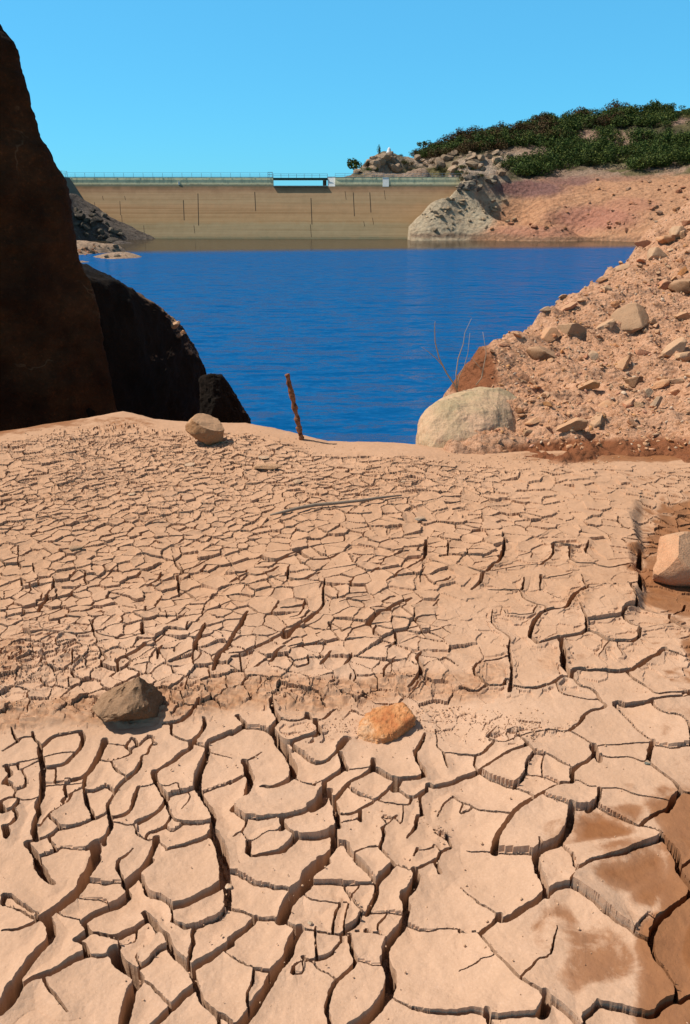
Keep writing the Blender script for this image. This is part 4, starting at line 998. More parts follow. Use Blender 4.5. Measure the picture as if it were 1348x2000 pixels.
hull_rock('black_rock', [P(*q) for q in BR] + [P(a, b, Y + 1.5) + (0, 0, -0.02) for a, b, Y in BR[:11]] + [P(100, 520, 11.4)], M_black, 'large black rock in deep shade sloping down behind the cliff foot', 'rock', 5, 1, 0.05, 1.8, 61, 0.8)
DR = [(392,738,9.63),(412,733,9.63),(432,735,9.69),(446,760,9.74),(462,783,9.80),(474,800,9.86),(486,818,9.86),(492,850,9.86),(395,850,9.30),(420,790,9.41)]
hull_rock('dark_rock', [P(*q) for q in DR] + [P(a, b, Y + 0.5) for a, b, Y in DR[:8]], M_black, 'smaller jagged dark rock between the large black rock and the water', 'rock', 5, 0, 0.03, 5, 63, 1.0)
# rubble on the shoulder of the black rock
for i, (a, b, w, col, lab) in enumerate([(266,580,24,PALE,'flat pale stone on the shoulder of the large black rock'),(300,603,18,TAN,'tan stone on the sunlit rim of the black rock'),(322,614,20,PINK,'pinkish stone on the sunlit rim of the black rock'),
        (343,628,22,GREY,'grey stone low on the sunlit rim of the black rock'),(280,594,14,OCHRE,'small orange stone beside the flat pale stone on the black rock'),(358,643,13,TAN,'lowest small tan stone on the rim of the black rock')]):
    yy = np.interp(a, [q[0] for q in BR[:9]], [q[2] for q in BR[:9]]) + 0.10
    p = P(a, b + 5, yy); s = w * yy / F / 2
    place_rock('stone', proto('block', i), (p[0], p[1], p[2] - s * 0.2), (s, s, s * 0.6), (0, 0.45, i), col, lab, 'stone')

# ------------------------------------------------------------------ water
def water():
    k = NT('lake_water'); p = k.pos()
    sep = k.n('ShaderNodeSeparateXYZ'); k.l(p, sep.inputs[0])
    
    # wind ripples die out in the lee of the dam
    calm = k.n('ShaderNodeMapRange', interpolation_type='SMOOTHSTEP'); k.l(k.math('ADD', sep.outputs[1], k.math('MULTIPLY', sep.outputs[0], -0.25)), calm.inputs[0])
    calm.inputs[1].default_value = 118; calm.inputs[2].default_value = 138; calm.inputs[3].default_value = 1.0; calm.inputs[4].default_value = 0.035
    wcol = k.mix(k.math('SUBTRACT', 1.0, calm.outputs[0]), (0.0003, 0.076, 0.235), (0.060, 0.042, 0.018))  # brown of the dam's reflection painted into the calm water colour
    def wave(vec, scale, det, ax, ay):
        q = k.n('ShaderNodeTexNoise'); k.l(vec, q.inputs['Vector']); q.inputs['Scale'].default_value = scale; q.inputs['Detail'].default_value = det; q.inputs['Roughness'].default_value = 0.55; q.inputs['Distortion'].default_value = 0.3
        a = k.n('ShaderNodeVectorMath', operation='SUBTRACT'); k.l(q.outputs['Color'], a.inputs[0]); a.inputs[1].default_value = (0.5, 0.5, 0.5)
        b = k.n('ShaderNodeVectorMath', operation='MULTIPLY'); k.l(a.outputs[0], b.inputs[0]); b.inputs[1].default_value = (ax, ay, 0); return b.outputs[0]
    def add(a, b):
        q = k.n('ShaderNodeVectorMath', operation='ADD'); k.l(a, q.inputs[0]); k.l(b, q.inputs[1]); return q.outputs[0]
    w_ = add(add(wave(k.mapv(p, (0.5, 1.3, 1)), 2.0, 3, 0.55, 1.15), wave(k.mapv(p, (0.7, 1.5, 1), (0, 0, 0.35)), 6.0, 2, 0.5, 0.8)), add(wave(k.mapv(p, (0.4, 1, 1)), 0.3, 2, 0.06, 0.14), wave(k.mapv(p, (0.28, 1.2, 1), (0, 0, 0.12)), 1.1, 2, 0.15, 0.9)))
    scl = k.n('ShaderNodeVectorMath', operation='SCALE'); k.l(w_, scl.inputs[0]); k.l(calm.outputs[0], scl.inputs['Scale'])
    up_ = k.n('ShaderNodeVectorMath', operation='ADD'); k.l(scl.outputs[0], up_.inputs[0]); up_.inputs[1].default_value = (0, 0, 1)
    nn_ = k.n('ShaderNodeVectorMath', operation='NORMALIZE'); k.l(up_.outputs[0], nn_.inputs[0])
    dif = k.n('ShaderNodeBsdfDiffuse'); k.l(wcol, dif.inputs[0]); k.l(nn_.outputs[0], dif.inputs['Normal'])
    glo = k.n('ShaderNodeBsdfGlossy'); glo.inputs['Roughness'].default_value = 0.08; k.l(nn_.outputs[0], glo.inputs['Normal'])
    fr = k.n('ShaderNodeFresnel'); fr.inputs['IOR'].default_value = 1.333; k.l(nn_.outputs[0], fr.inputs['Normal'])
    lim = k.n('ShaderNodeMapRange'); k.l(calm.outputs[0], lim.inputs[0]); lim.inputs[3].default_value = 0.75; lim.inputs[4].default_value = 0.33
    ms = k.n('ShaderNodeMixShader'); k.l(k.math('MULTIPLY', fr.outputs[0], lim.outputs[0]), ms.inputs[0]); k.l(dif.outputs[0], ms.inputs[1]); k.l(glo.outputs[0], ms.inputs[2])
    k.l(ms.outputs[0], k.out.inputs[0]); k.t.nodes.remove(k.b)
    ys = np.array([4, 400.]); v = [(-500, 4, WATER_Z), (500, 4, WATER_Z), (500, 203, WATER_Z), (-500, 203, WATER_Z)]
    structure(link('lake_water', mesh_from('lake_water', v, [(0, 1, 2, 3)], False), k.m))
water()

# ------------------------------------------------------------------ dam
DY = 195.0
def dx(px): return P(px, 400, DY)[0]
def dz(py): return P(674, py, DY)[2]

def concrete(name, wall):
    k = NT(name); p = k.pos(); sep = k.n('ShaderNodeSeparateXYZ'); k.l(p, sep.inputs[0])
    st = k.noise(k.mapv(p, (0.03, 0.03, 2.2)), 1.0, 5, 0.7); st2 = k.noise(k.mapv(p, (0.012, 0.012, 6)), 1.0, 3, 0.6); ns = k.noise(p, 0.5, 5, 0.65); vert = k.noise(k.mapv(p, (1.2, 1.2, 0.08)), 1.0, 4, 0.7)
    if wall:
        zt, zb = dz(364), WATER_Z
        hgt = k.n('ShaderNodeMapRange'); k.l(k.math('ADD', sep.outputs[2], k.math('MULTIPLY', k.math('SUBTRACT', ns, 0.5), 1.2)), hgt.inputs[0]); hgt.inputs[1].default_value = zb; hgt.inputs[2].default_value = zt
        c = k.ramp(hgt.outputs[0], [(0.0, (0.25, 0.23, 0.14)), (0.05, (0.42, 0.31, 0.175)), (0.27, (0.41, 0.30, 0.165)), (0.33, (0.48, 0.300, 0.15)), (0.62, (0.50, 0.300, 0.155)), (0.70, (0.48, 0.315, 0.17)), (0.86, (0.47, 0.295, 0.16)), (0.93, (0.39, 0.225, 0.125)), (1.0, (0.22, 0.15, 0.085))])
        c = k.mix(k.ramp(st, [(0.42, 0.0), (0.62, 0.4)]), c, k.mix(1.0, c, (0.70, 0.65, 0.58), 'MULTIPLY'))
        c = k.mix(k.ramp(st2, [(0.58, 0.0), (0.64, 0.5)]), c, k.mix(1.0, c, (0.6, 0.5, 0.4), 'MULTIPLY'))
    else:
        c = k.mix(ns, (0.84, 0.74, 0.44), (0.72, 0.64, 0.38))
        c = k.mix(k.ramp(vert, [(0.45, 0.0), (0.7, 0.7)]), c, (0.30, 0.33, 0.22))
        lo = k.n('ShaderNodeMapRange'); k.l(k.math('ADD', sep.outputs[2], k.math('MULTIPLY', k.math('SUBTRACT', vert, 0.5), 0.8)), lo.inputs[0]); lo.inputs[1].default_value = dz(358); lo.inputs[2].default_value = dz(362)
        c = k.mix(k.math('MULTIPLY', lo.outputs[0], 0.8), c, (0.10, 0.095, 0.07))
    c = k.mix(k.ramp(ns, [(0.4, 0.0), (0.7, 0.35)]), c, k.mix(1.0, c, (0.7, 0.72, 0.68), 'MULTIPLY'))
    k.color(c); k.normal(k.bump(ns, 0.4, 0.1)); return k.m

def plain(name, col, rough=0.8, metal=0.0):
    k = NT(name); n = k.noise(k.pos(), 3, 3); k.color(k.mix(k.ramp(n, [(0.3, 0.0), (0.7, 1.0)]), col, tuple(q * 0.8 for q in col))); k.b.inputs['Roughness'].default_value = rough; k.b.inputs['Metallic'].default_value = metal; return k.m

def dam():
    o = empty('dam', (dx(500), DY, WATER_Z)); ox, oy, oz = o.location
    def bx(bm, x0, x1, y0, y1, z0, z1): box_bm(bm, x0 - ox, x1 - ox, y0 - oy, y1 - oy, z0 - oz, z1 - oz)
    xl, xr = dx(20), dx(902); zt = dz(364); z0 = -9.0
    M_wall = concrete('dam_concrete', True); M_par = concrete('parapet_concrete', False); M_crack = plain('crack_stain', (0.06, 0.045, 0.03)); M_rail = plain('galvanised_rail', (0.45, 0.47, 0.48), 0.5, 0.3)
    M_white = plain('white_paint', (0.88, 0.85, 0.78)); M_green = plain('green_steel', (0.03, 0.07, 0.05), 0.5)
    # battered face
    bm = bmesh.new(); n = 60; batter = 0.45
    prof = [(-batter * (zt - z0), z0), (0, zt), (7, zt), (9, z0)]
    ring = []
    for i in range(n + 1):
        x = xl + (xr - xl) * i / n
        ring.append([bm.verts.new((x - ox, a, b - oz)) for a, b in prof])
    for a, b in zip(ring, ring[1:]):
        for q in range(4): bm.faces.new((a[q], b[q], b[(q + 1) % 4], a[(q + 1) % 4]))
    bm.faces.new(ring[0]); bm.faces.new(ring[-1][::-1]); bmesh.ops.recalc_face_normals(bm, faces=bm.faces)
    me = bm_mesh('dam_wall', bm); link('wall', me, M_wall, o)
    # open vertical joints: dark sealed strips in the face
    def yface(z): return -batter * (zt - z)
    for px, a, b in [(204,383,391),(189,395,415),(247,383,391),(238,393,420),(242,420,442),(361,391,430),(389,378,440),(499,375,412),(608,387,438),(607,438,462),(674,373,390),(690,376,422),(722,376,415),(727,425,438),(750,372,390),(285,440,462),(382,440,455),(710,432,442)]:
        x = dx(px) - ox; w = 0.075 if b - a > 30 else 0.045; za, zb_ = dz(a), dz(b)
        bm = bmesh.new(); vs = [bm.verts.new((x + s * w + (0.25 if q else 0), yface(z) - dpt, z - oz)) for q, z in ((0, za), (1, zb_)) for s in (-1, 1) for dpt in (0.02, -0.1)]
        bmesh.ops.convex_hull(bm, input=vs); link('joint_seal', bm_mesh('joint_seal', bm), M_crack, o)
    # crest, parapets, spillway gap with a footbridge
    zp = dz(346.5); g0, g1 = dx(535), dx(640)
    for a, b in ((xl, g0), (dx(655), xr)):
        bm = bmesh.new(); bx(bm, a, b, DY + 0.60, DY + 1.24, zp + 0.001, zp + 0.08)
        pf = [(DY + 0.012, zt - 0.3), (DY + 0.62, zp), (DY + 1.2, zp), (DY + 1.2, zt - 0.3)]; va = [bm.verts.new((a - ox, q[0] - oy, q[1] - oz)) for q in pf]; vb = [bm.verts.new((b - ox, q[0] - oy, q[1] - oz)) for q in pf]
        for q in range(4): bm.faces.new((va[q], va[(q + 1) % 4], vb[(q + 1) % 4], vb[q]))
        bm.faces.new(va[::-1]); bm.faces.new(vb); bmesh.ops.recalc_face_normals(bm, faces=bm.faces)
        k = a + 4
        while k < b - 1:
            bx(bm, k, k + 0.10, DY + 0.50, DY + 0.72, zp - 0.4, zp - 0.01); k += 5.2
        link('parapet', bm_mesh('parapet', bm), M_par, o)
    bm = bmesh.new(); bx(bm, g0, g1, DY - 0.5, DY + 7, zt + 0.002, zt + 0.15); link('spillway_sill', bm_mesh('sill', bm), plain('pale_concrete', (0.55, 0.52, 0.44)), o)
    bm = bmesh.new(); bx(bm, g0 - 0.02, g1 + 0.02, DY + 0.5, DY + 2.4, dz(351.5), dz(347)); br = link('footbridge', bm_mesh('footbridge', bm), M_green, o)
    bm = bmesh.new()
    x = g0
    while x <= g1 + 0.1:
        bx(bm, x - 0.04, x + 0.04, DY + 0.55, DY + 0.63, dz(347), dz(339)); x += (g1 - g0) / 7
    for z in (339.3, 343): bx(bm, g0, g1, DY + 0.56, DY + 0.61, dz(z) - 0.03, dz(z) + 0.03)
    link('bridge_railing', bm_mesh('bridge_railing', bm), M_rail, br)
    bm = bmesh.new(); vs = [bm.verts.new((dx(x) - ox, y - oy, z - oz)) for x in (640.3, 654.7) for y, z in ((DY + 0.008, zt - 0.2), (DY + 1.0, dz(345.5)), (DY + 3, dz(345.5)), (DY + 3, zt - 0.2))]; bmesh.ops.convex_hull(bm, input=vs); bx(bm, dx(639.5), dx(655.5), DY + 0.95, DY + 3.1, dz(345.5) + 0.002, dz(344.6)); link('pier', bm_mesh('pier', bm), M_white, o)
    bm = bmesh.new(); bx(bm, dx(631), dx(638), DY + 0.3, DY + 1.2, zt + 0.152, dz(352.2)); bx(bm, dx(632.5), dx(636.5), DY + 0.2, DY + 0.3, zt + 0.3, dz(354)); link('sluice_gear', bm_mesh('sluice_gear', bm), M_crack, o)
    bm = bmesh.new(); vs = [bm.verts.new((dx(x) - ox, y - oy, z - oz)) for x in (747, 759) for y, z in ((DY - 0.07, zt - 0.05), (DY + 0.52, dz(346.2)), (DY + 0.7, dz(346.2)), (DY + 0.2, zt - 0.05))]; bmesh.ops.convex_hull(bm, input=vs); link('gauge_board', bm_mesh('gauge_board', bm), M_white, o)
    bm = bmesh.new(); bx(bm, dx(351), dx(353.5), DY + 0.02, DY + 0.4, dz(361), dz(354)); link('gauge_board', bm_mesh('gauge_board', bm), M_white, o)
    for a, b, top in ((xl, g0, 337.2), (dx(655), dx(900), 338.5)):
        bm = bmesh.new(); x = a
        while x < b:
            bx(bm, x - 0.03, x + 0.03, DY + 0.5, DY + 0.56, dz(347), dz(top)); x += 2.2
        for z in (top, (top + 346) / 2, (top * 2 + 346) / 3 + 4.4): bx(bm, a, b, DY + 0.51, DY + 0.55, dz(z) - 0.025, dz(z) + 0.025)
        link('railing', bm_mesh('railing', bm), M_rail, o)
    bm = bmesh.new()
    for x in (dx(525), dx(533.5)): bx(bm, x - 0.05, x + 0.05, DY + 0.4, DY + 0.5, dz(347), dz(336))
    for z in (336.3, 341): bx(bm, dx(525), dx(533.5), DY + 0.42, DY + 0.48, dz(z) - 0.04, dz(z) + 0.04)
    link('end_gate', bm_mesh('end_gate', bm), M_rail, o)
    # wing wall at the left abutment, running towards the viewer
    bm = bmesh.new(); zc = dz(346.8) - oz
    a0, a1 = dx(146) - ox, dx(212) - ox
    t = [(-60, -1.6, zc), (a0, -1.6, zc), (a0 - 16, -52, zc), (-70, -52, zc)]; bq = [(-60, -1.0, -5), (a1 + 3, -1.9, -5), (a1 - 13, -54, -5), (-70, -54, -5)]
    vs = [bm.verts.new(q) for q in t] + [bm.verts.new(q) for q in bq]
    for f in ((0,1,2,3),(7,6,5,4),(1,0,4,5),(2,1,5,6),(3,2,6,7),(0,3,7,4)): bm.faces.new([vs[q] for q in f])
    bmesh.ops.recalc_face_normals(bm, faces=bm.faces)
    k = NT('dark_wing_concrete'); n_ = k.noise(k.pos(), 0.6, 5); k.color(k.mix(n_, (0.10, 0.115, 0.09), (0.17, 0.18, 0.15)))
    link('wing_wall', bm_mesh('wing_wall', bm), k.m, o)
    bm = bmesh.new(); xx = a0 - 0.3
    for i in range(9):
        fx = a0 - 0.4 - 16 * i / 26; yy = -1.7 - 50.0 * i / 26
        box_bm(bm, fx - 0.04, fx + 0.04, yy - 0.04, yy + 0.04, zc, zc + 1.25)
    for z in (1.2, 0.65):
        p0 = Vector((a0 - 0.4, -1.7, zc + z)); p1 = Vector((a0 - 0.4 - 16 * 8 / 26, -1.7 - 50 * 8 / 26, zc + z)); tube(bm, [p0, p1], [0.035, 0.035], 5)
    link('wing_railing', bm_mesh('wing_railing', bm), M_rail, o)
    tag(o, 'long concrete dam wall with pale parapet and railing across the lake', 'dam')
    # control cabinet standing on the wing wall
    bm = bmesh.new(); cx = dx(131) - 0.4; cz = dz(346.8)
    box_bm(bm, -0.55, 0.55, -0.4, 0.4, 0.12, 1.5); box_bm(bm, -0.62, 0.62, -0.47, 0.47, 1.502, 1.62); box_bm(bm, -0.5, 0.5, -0.35, 0.35, 0, 0.118); box_bm(bm, -0.45, 0.45, -0.43, -0.402, 0.2, 1.4)
    c = link('control_cabinet', bm_mesh('control_cabinet', bm), plain('blue_steel', (0.06, 0.13, 0.20), 0.5), None, (cx, DY - 4, cz))
    tag(c, 'small blue control cabinet on the left end of the dam', 'cabinet')
dam()

# ------------------------------------------------------------------ far hillside on the right, shore on the left
def wl(px, py): return on_plane(px, py, WATER_Z)
fc = []
for a in [(815,459),(870,461.5),(940,465.5),(1020,467),(1100,468),(1180,470),(1250,472.5),(1400,479),(1700,492)]:
    p = wl(*a); fc.append(p); fc.append((p[0] * 0.9 - 2, p[1] * 0.9, -6.5)); fc.append((p[0] * 0.7, p[1] * 0.7, -10))
for a in [(812,452,187),(838,412,187),(862,394,187),(888,372,188),(905,366,189),(930,362,193),(900,410,185),(950,420,188),(960,385,198),(1000,440,184),(1000,395,198),(1060,420,188),(1100,395,192),(1100,440,180),(1200,440,176),(1200,400,186),(1200,365,196),(1300,440,168),(1348,420,168),(1300,380,186),(1348,350,195),(1500,330,190),(1700,300,185),
          (892,350,203),(940,352,208),(1000,352,212),(1100,350,214),(1200,338,212),(1348,328,206),
          (900,322,226),(960,312,232),(1050,295,240),(1150,275,246),(1250,262,246),(1348,250,242),(1600,220,235),
          (820,312,244),(860,290,256),(900,277,266),(1000,262,278),(1100,242,290),(1200,228,296),(1300,232,296),(1400,226,292),(1700,190,290),
          (712,325,232),(735,308,234),(762,304,236),(800,308,240),(686,352,230),(660,385,232),(640,420,236),(740,342,212),(840,340,212),(700,380,206)]:
    fc.append(P(*a))
fc += [(-20, 300, -25), (20, 330, -12), (60, 380, 5), (150, 380, 25), (250, 350, 30), (-10, 255, -20), (230, 200, 25), (230, 100, 15)]
def far_amp(x, y, z):
    PX, PY = project(x, y, z)
    m = sstep(-4.5, -2.5, z)
    rk = 1.0 - 0.72 * sstep(950, 1010, PX) * sstep(330, 350, PY)
    return m * (1 - 0.6 * ((y < 203) & (x < 40))) * (0.9 * ridged(x * 0.10, y * 0.10, oct=4, seed=71) * rk + 0.55 * ridged(x * 0.33 + z * 0.2, y * 0.33, oct=4, seed=72) * (0.35 + 0.65 * rk) + 0.25 * fbm(x * 1.3, y * 1.3, oct=3, seed=73) - 0.35)
hill = Surf(fc, far_amp, 1e-6)

def hill_material():
    k = NT('hillside_rock_and_soil'); p = k.pos()
    n1 = k.noise(p, 0.18, 5, 0.65); n2 = k.noise(p, 0.9, 6, 0.72); n3 = k.noise(p, 3.2, 4, 0.7)
    c = k.attr('tone', 'Color')
    c = k.mix(k.ramp(n2, [(0.45, 0.0), (0.68, 0.75)]), c, k.mix(1.0, c, (0.52, 0.46, 0.42), 'MULTIPLY'))
    c = k.mix(k.ramp(n3, [(0.3, 0.55), (0.46, 0.0)]), c, k.mix(0.45, c, (0.62, 0.50, 0.42)))
    c = k.mix(k.ramp(n1, [(0.4, 0.0), (0.7, 0.35)]), c, k.mix(1.0, c, (0.8, 0.68, 0.62), 'MULTIPLY'))
    k.color(c)
    v = k.n('ShaderNodeTexVoronoi'); k.l(p, v.inputs['Vector']); v.inputs['Scale'].default_value = 0.9
    b = k.bump(v.outputs['Distance'], 0.8, 0.7); b = k.bump(n2, 0.9, 0.9, b); b = k.bump(n3, 0.8, 0.3, b); k.normal(b)
    return k.m
def build_hill():
    ys = np.concatenate([np.arange(70, 150, 2.0), np.arange(150, 300, 0.55), np.arange(300, 380, 2.5)]); xs = np.concatenate([np.arange(-30, 120, 0.6), np.arange(120, 300, 3)])
    X, Y = np.meshgrid(xs, ys); Z = hill(X, Y)
    keep = (X > 1.0) | (Y > 203)
    Z = np.where(Y > 204.5, Z, np.where(X < dx(800) - (203 - Y) * 0.05, -12, Z))
    PX, PY = project(X, Y, Z)
    T = np.zeros(X.shape + (3,))
    T[:] = (0.57, 0.30, 0.165)                                   # scree
    def lay(mask, col): 
        m = np.clip(mask, 0, 1)[..., None]; T[:] = T * (1 - m) + np.array(col) * m
    w = 14 * fbm(X * 0.2, Y * 0.2, seed=81); w2 = 8 * fbm(X * 0.5, Y * 0.5, seed=82)
    lay(sstep(0, 40, (1005 + 0.0 * PX - PX) + w * 2 - (PY - 400) * 0.9), (0.50, 0.40, 0.27))   # grey rock by the dam
    lay(ell(PX + w2, PY + w2 * .5, [(1160,425,95,26,.85),(1060,452,120,12,.6),(1230,400,60,16,.5)]), (0.46, 0.20, 0.135))
    lay(ell(PX + w2, PY + w2 * .4, [(1030,368,85,20,1),(1110,350,60,14,.9),(1200,345,80,10,.5)]), (0.25, 0.125, 0.105))
    lay(ell(PX + w2, PY + w2 * .4, [(900,460,140,5,.8),(1100,467,200,4,.8)]), (0.20, 0.12, 0.075))
    up = 1 - sstep(332, 350, PY + w2 - np.clip(1348 - PX, 0, 400) * 0.02)
    lay(up, (0.34, 0.235, 0.165))
    lay(up * sstep(0.1, 0.5, fbm(X * 0.12, Y * 0.12, seed=83) + 0.25), (0.14, 0.12, 0.05))
    lay(up * ell(PX + w2, PY + w2 * .4, [(900,280,110,26,1),(1020,262,120,28,1),(1140,240,110,24,1),(1260,232,80,26,1),(1030,334,46,18,1),(1130,300,64,30,1),(1310,285,66,40,1)]), (0.035, 0.036, 0.014))
    lay(ell(PX + w2, PY + w2 * .3, [(930,325,55,20,1),(830,312,38,16,.9),(1010,315,30,16,.8)]), (0.46, 0.35, 0.26))
    lay(ell(PX + w2, PY + w2 * .3, [(1130,262,120,10,.8),(1290,236,70,8,.9)]), (0.40, 0.26, 0.19))
    lay(ell(PX + w2, PY + w2 * .3, [(745,320,60,22,.9)]), (0.33, 0.26, 0.19))
    lay(ell(PX + w2, PY + w2 * .3, [(1200,310,60,18,.9)]), (0.22, 0.20, 0.09))
    me = mesh_from('hillside', np.stack([X, Y, Z], -1).reshape(-1, 3), grid_faces(len(ys), len(xs)))
    cattr(me, 'tone', T.reshape(-1, 3))
    structure(link('hillside_terrain', me, hill_material()))
build_hill()

# left abutment slope and gravel spit
lf = []
for a in [(235,476),(150,479),(60,480)]:
    p = wl(*a); lf.append(p)
for a in [(150,412,178),(175,432,176),(205,452,176),(228,468,176),(100,370,170),(40,330,165),(120,440,170),(-200,250,160),(-100,420,150)]: lf.append(P(*a))
sp = [wl(262,499.5), wl(230,506), wl(175,511.5), wl(120,515), wl(245,492)]
lf += [tuple(q) for q in sp] + [P(160,482,132), P(195,490,126), P(215,494,124), P(110,480,128), P(60,460,125)]
lf += [(-44, 150, -8), (-30, 120, -9), (-38, 100, -8), (-60, 90, -7), (-20, 160, -10), (-30, 190, -8), (-100, 90, 3), (-120, 150, 15), (-100, 200, 14), (-25, 130, -9.5), (-15, 86, -9), (-24, 90, -8.5), (-18, 110, -9), (-15, 145, -10), (-36, 88, -8)]
def left_amp(x, y, z): return sstep(-4.6, -3.2, z) * (0.5 * ridged(x * 0.25, y * 0.25, oct=4, seed=91) * sstep(135, 155, y) + 0.15 * fbm(x * 0.9, y * 0.9, seed=92) - 0.05)
left = Surf(lf, left_amp, 1e-6)
def build_left():
    ys = np.arange(85, 197, 0.6); xs = np.arange(-130, -15, 0.6); X, Y = np.meshgrid(xs, ys); Z = np.minimum(left(X, Y), 6)
    T = np.zeros(X.shape + (3,)); T[:] = (0.44, 0.30, 0.20); m = sstep(138, 150, Y)[..., None]; T[:] = T * (1 - m) + np.array((0.12, 0.10, 0.085)) * m
    me = mesh_from('left_shore', np.stack([X, Y, Z], -1).reshape(-1, 3), grid_faces(len(ys), len(xs))); cattr(me, 'tone', T.reshape(-1, 3))
    structure(link('left_shore_terrain', me, bpy.data.materials['hillside_rock_and_soil']))
build_left()

# boulders on the far shores
M_far = rock_material('far_boulder_stone', scale=0.25, dust=0.0, bump=0.05)
FARP = []
for i in range(6):
    m_ = rock_mesh('shore_boulder', 400 + i, 11, 2, 0.05, 0.72); m_.materials.append(M_far); FARP.append(m_)
def far_boulders(n, poly, surf, y0, y1, smin, smax, cols_, label, group, seed):
    r = np.random.default_rng(seed); k = 0; tries = 0
    while k < n and tries < n * 8:
        tries += 1
        cx, cy, rx, ry = poly[int(r.integers(len(poly)))]
        a, b = cx + r.uniform(-1, 1) * rx, cy + r.uniform(-1, 1) * ry
        h = surf.hit(a, b, y0, y1, 350)
        if h is None or h[2] < WATER_Z - 0.3: continue
        s = smin + (smax - smin) * r.random() ** 2
        place_rock('shore_boulder', FARP[int(r.integers(6))], (h[0], h[1], h[2] + s * 0.15), (s, s * r.uniform(.6, 1), s * r.uniform(.35, .75)), (r.normal(0, .3), r.normal(0, .3), r.uniform(0, 6)), tuple(np.array(cols_[int(r.integers(len(cols_)))]) * r.uniform(.75, 1.1)), label, 'boulder', group)
        k += 1
GR = [(0.44, 0.36, 0.26), (0.34, 0.29, 0.22), (0.54, 0.44, 0.31)]
far_boulders(70, [(850,430,42,22),(880,400,40,15),(930,405,60,14),(900,440,60,16),(960,425,50,12)], hill, 150, 240, 0.25, 0.85, GR, 'grey boulder on the rocky shore beside the dam end', 'grey boulders beside the dam end', 1)
far_boulders(34, [(925,362,34,10),(945,352,30,9),(905,368,20,7)], hill, 150, 240, 0.7, 1.6, [(0.20, 0.19, 0.17), (0.30, 0.28, 0.24), (0.13, 0.12, 0.11)], 'dark block in the rubble pile above the dam end', 'dark rubble above the dam end', 2)
far_boulders(70, [(1100,450,140,14),(1180,420,120,22),(1280,400,70,40),(1250,370,100,20)], hill, 120, 240, 0.3, 0.95, [TAN, PINK, (0.42, 0.27, 0.19)], 'pinkish boulder on the far scree across the lake', 'boulders on the far scree', 3)
far_boulders(80, [(930,325,60,18),(830,312,40,16),(745,322,55,18),(900,318,40,18),(960,310,50,14)], hill, 200, 290, 0.7, 2.3, [(0.45, 0.36, 0.28), (0.36, 0.29, 0.22)], 'pale outcrop block among the hillside shrubs', 'pale outcrop blocks on the hillside', 4)
far_boulders(46, [(185,445,30,22),(215,462,24,12),(165,430,20,18)], left, 120, 190, 0.5, 1.5, [(0.10, 0.095, 0.085), (0.16, 0.15, 0.13), (0.07, 0.065, 0.06)], 'dark boulder heaped below the left end of the dam', 'dark boulders below the left end of the dam', 5)
far_boulders(30, [(195,495,45,10),(175,487,20,8)], left, 95, 150, 0.2, 0.6, [TAN, PINK, (0.3, 0.25, 0.2)], 'tan stone on the low gravel spit', 'stones on the gravel spit', 6)

# ------------------------------------------------------------------ shrubs and trees
def leaf_material(name, a, b, c3):
    k = NT(name); g_ = k.n('ShaderNodeNewGeometry'); r = g_.outputs['Random Per Island']
    c = k.ramp(r, [(0.0, a), (0.55, b), (1.0, c3)])
    n = k.noise(k.pos(), 0.25, 3); c = k.mix(k.ramp(n, [(0.4, 0.0), (0.65, 0.6)]), c, k.mix(1.0, c, (1.15, 0.8, 0.55), 'MULTIPLY'))
    k.color(c); k.b.inputs['Roughness'].default_value = 0.7
    return k.m
LEAF = [leaf_material('dark_green_leaves', (0.014, 0.032, 0.007), (0.046, 0.080, 0.014), (0.12, 0.15, 0.03)),
        leaf_material('olive_leaves', (0.03, 0.034, 0.009), (0.06, 0.065, 0.016), (0.10, 0.10, 0.03)),
        leaf_material('russet_leaves', (0.035, 0.022, 0.008), (0.075, 0.038, 0.013), (0.06, 0.06, 0.016))]
M_bark = plain('bark', (0.07, 0.05, 0.035))
def leaf_cloud(seed, n, lobes, size, flat=1.0):
    r = np.random.default_rng(seed); V = np.zeros((n, 4, 3)); k = 0
    ctr = r.normal(0, 0.42, (lobes, 3)) * (1, 1, 0.55) ; ctr[:, 2] = np.abs(ctr[:, 2]) * flat + 0.32; rad = r.uniform(0.25, 0.5, lobes)
    for i in range(n):
        j = int(r.integers(lobes)); d = r.normal(size=3); d /= np.linalg.norm(d); d[2] = d[2] * 0.85
        p = ctr[j] + d * rad[j] * r.uniform(0.72, 1.08)
        p[2] = max(p[2], 0.03)
        u = r.normal(size=3); u /= np.linalg.norm(u); w = np.cross(u, d + r.normal(0, .5, 3)); w /= np.linalg.norm(w) + 1e-9
        s = size * r.uniform(.6, 1.3)
        V[i] = [p - u * s, p + w * s * .6, p + u * s, p - w * s * .6]
    return V.reshape(-1, 3), np.arange(n * 4).reshape(-1, 4)
SHR = []
for i in range(9):
    v, f = leaf_cloud(500 + i, 900, 9 + i % 5, 0.062); m_ = mesh_from('foliage', v, f, False); m_.materials.append(LEAF[(0, 0, 1, 2, 0, 2, 1, 0, 0)[i]]); SHR.append(m_)
bm = bmesh.new()
for q in range(3):
    t = q * 2.1; tube(bm, [(0, 0, -0.2), (0.08 * math.cos(t), 0.08 * math.sin(t), 0.15), (0.25 * math.cos(t), 0.25 * math.sin(t), 0.5)], [0.05, 0.035, 0.015], 5)
STEM = bm_mesh('stem', bm, True); STEM.materials.append(M_bark)
KINDL = {0: 'dark green', 2: 'olive green', 3: 'russet brown'}
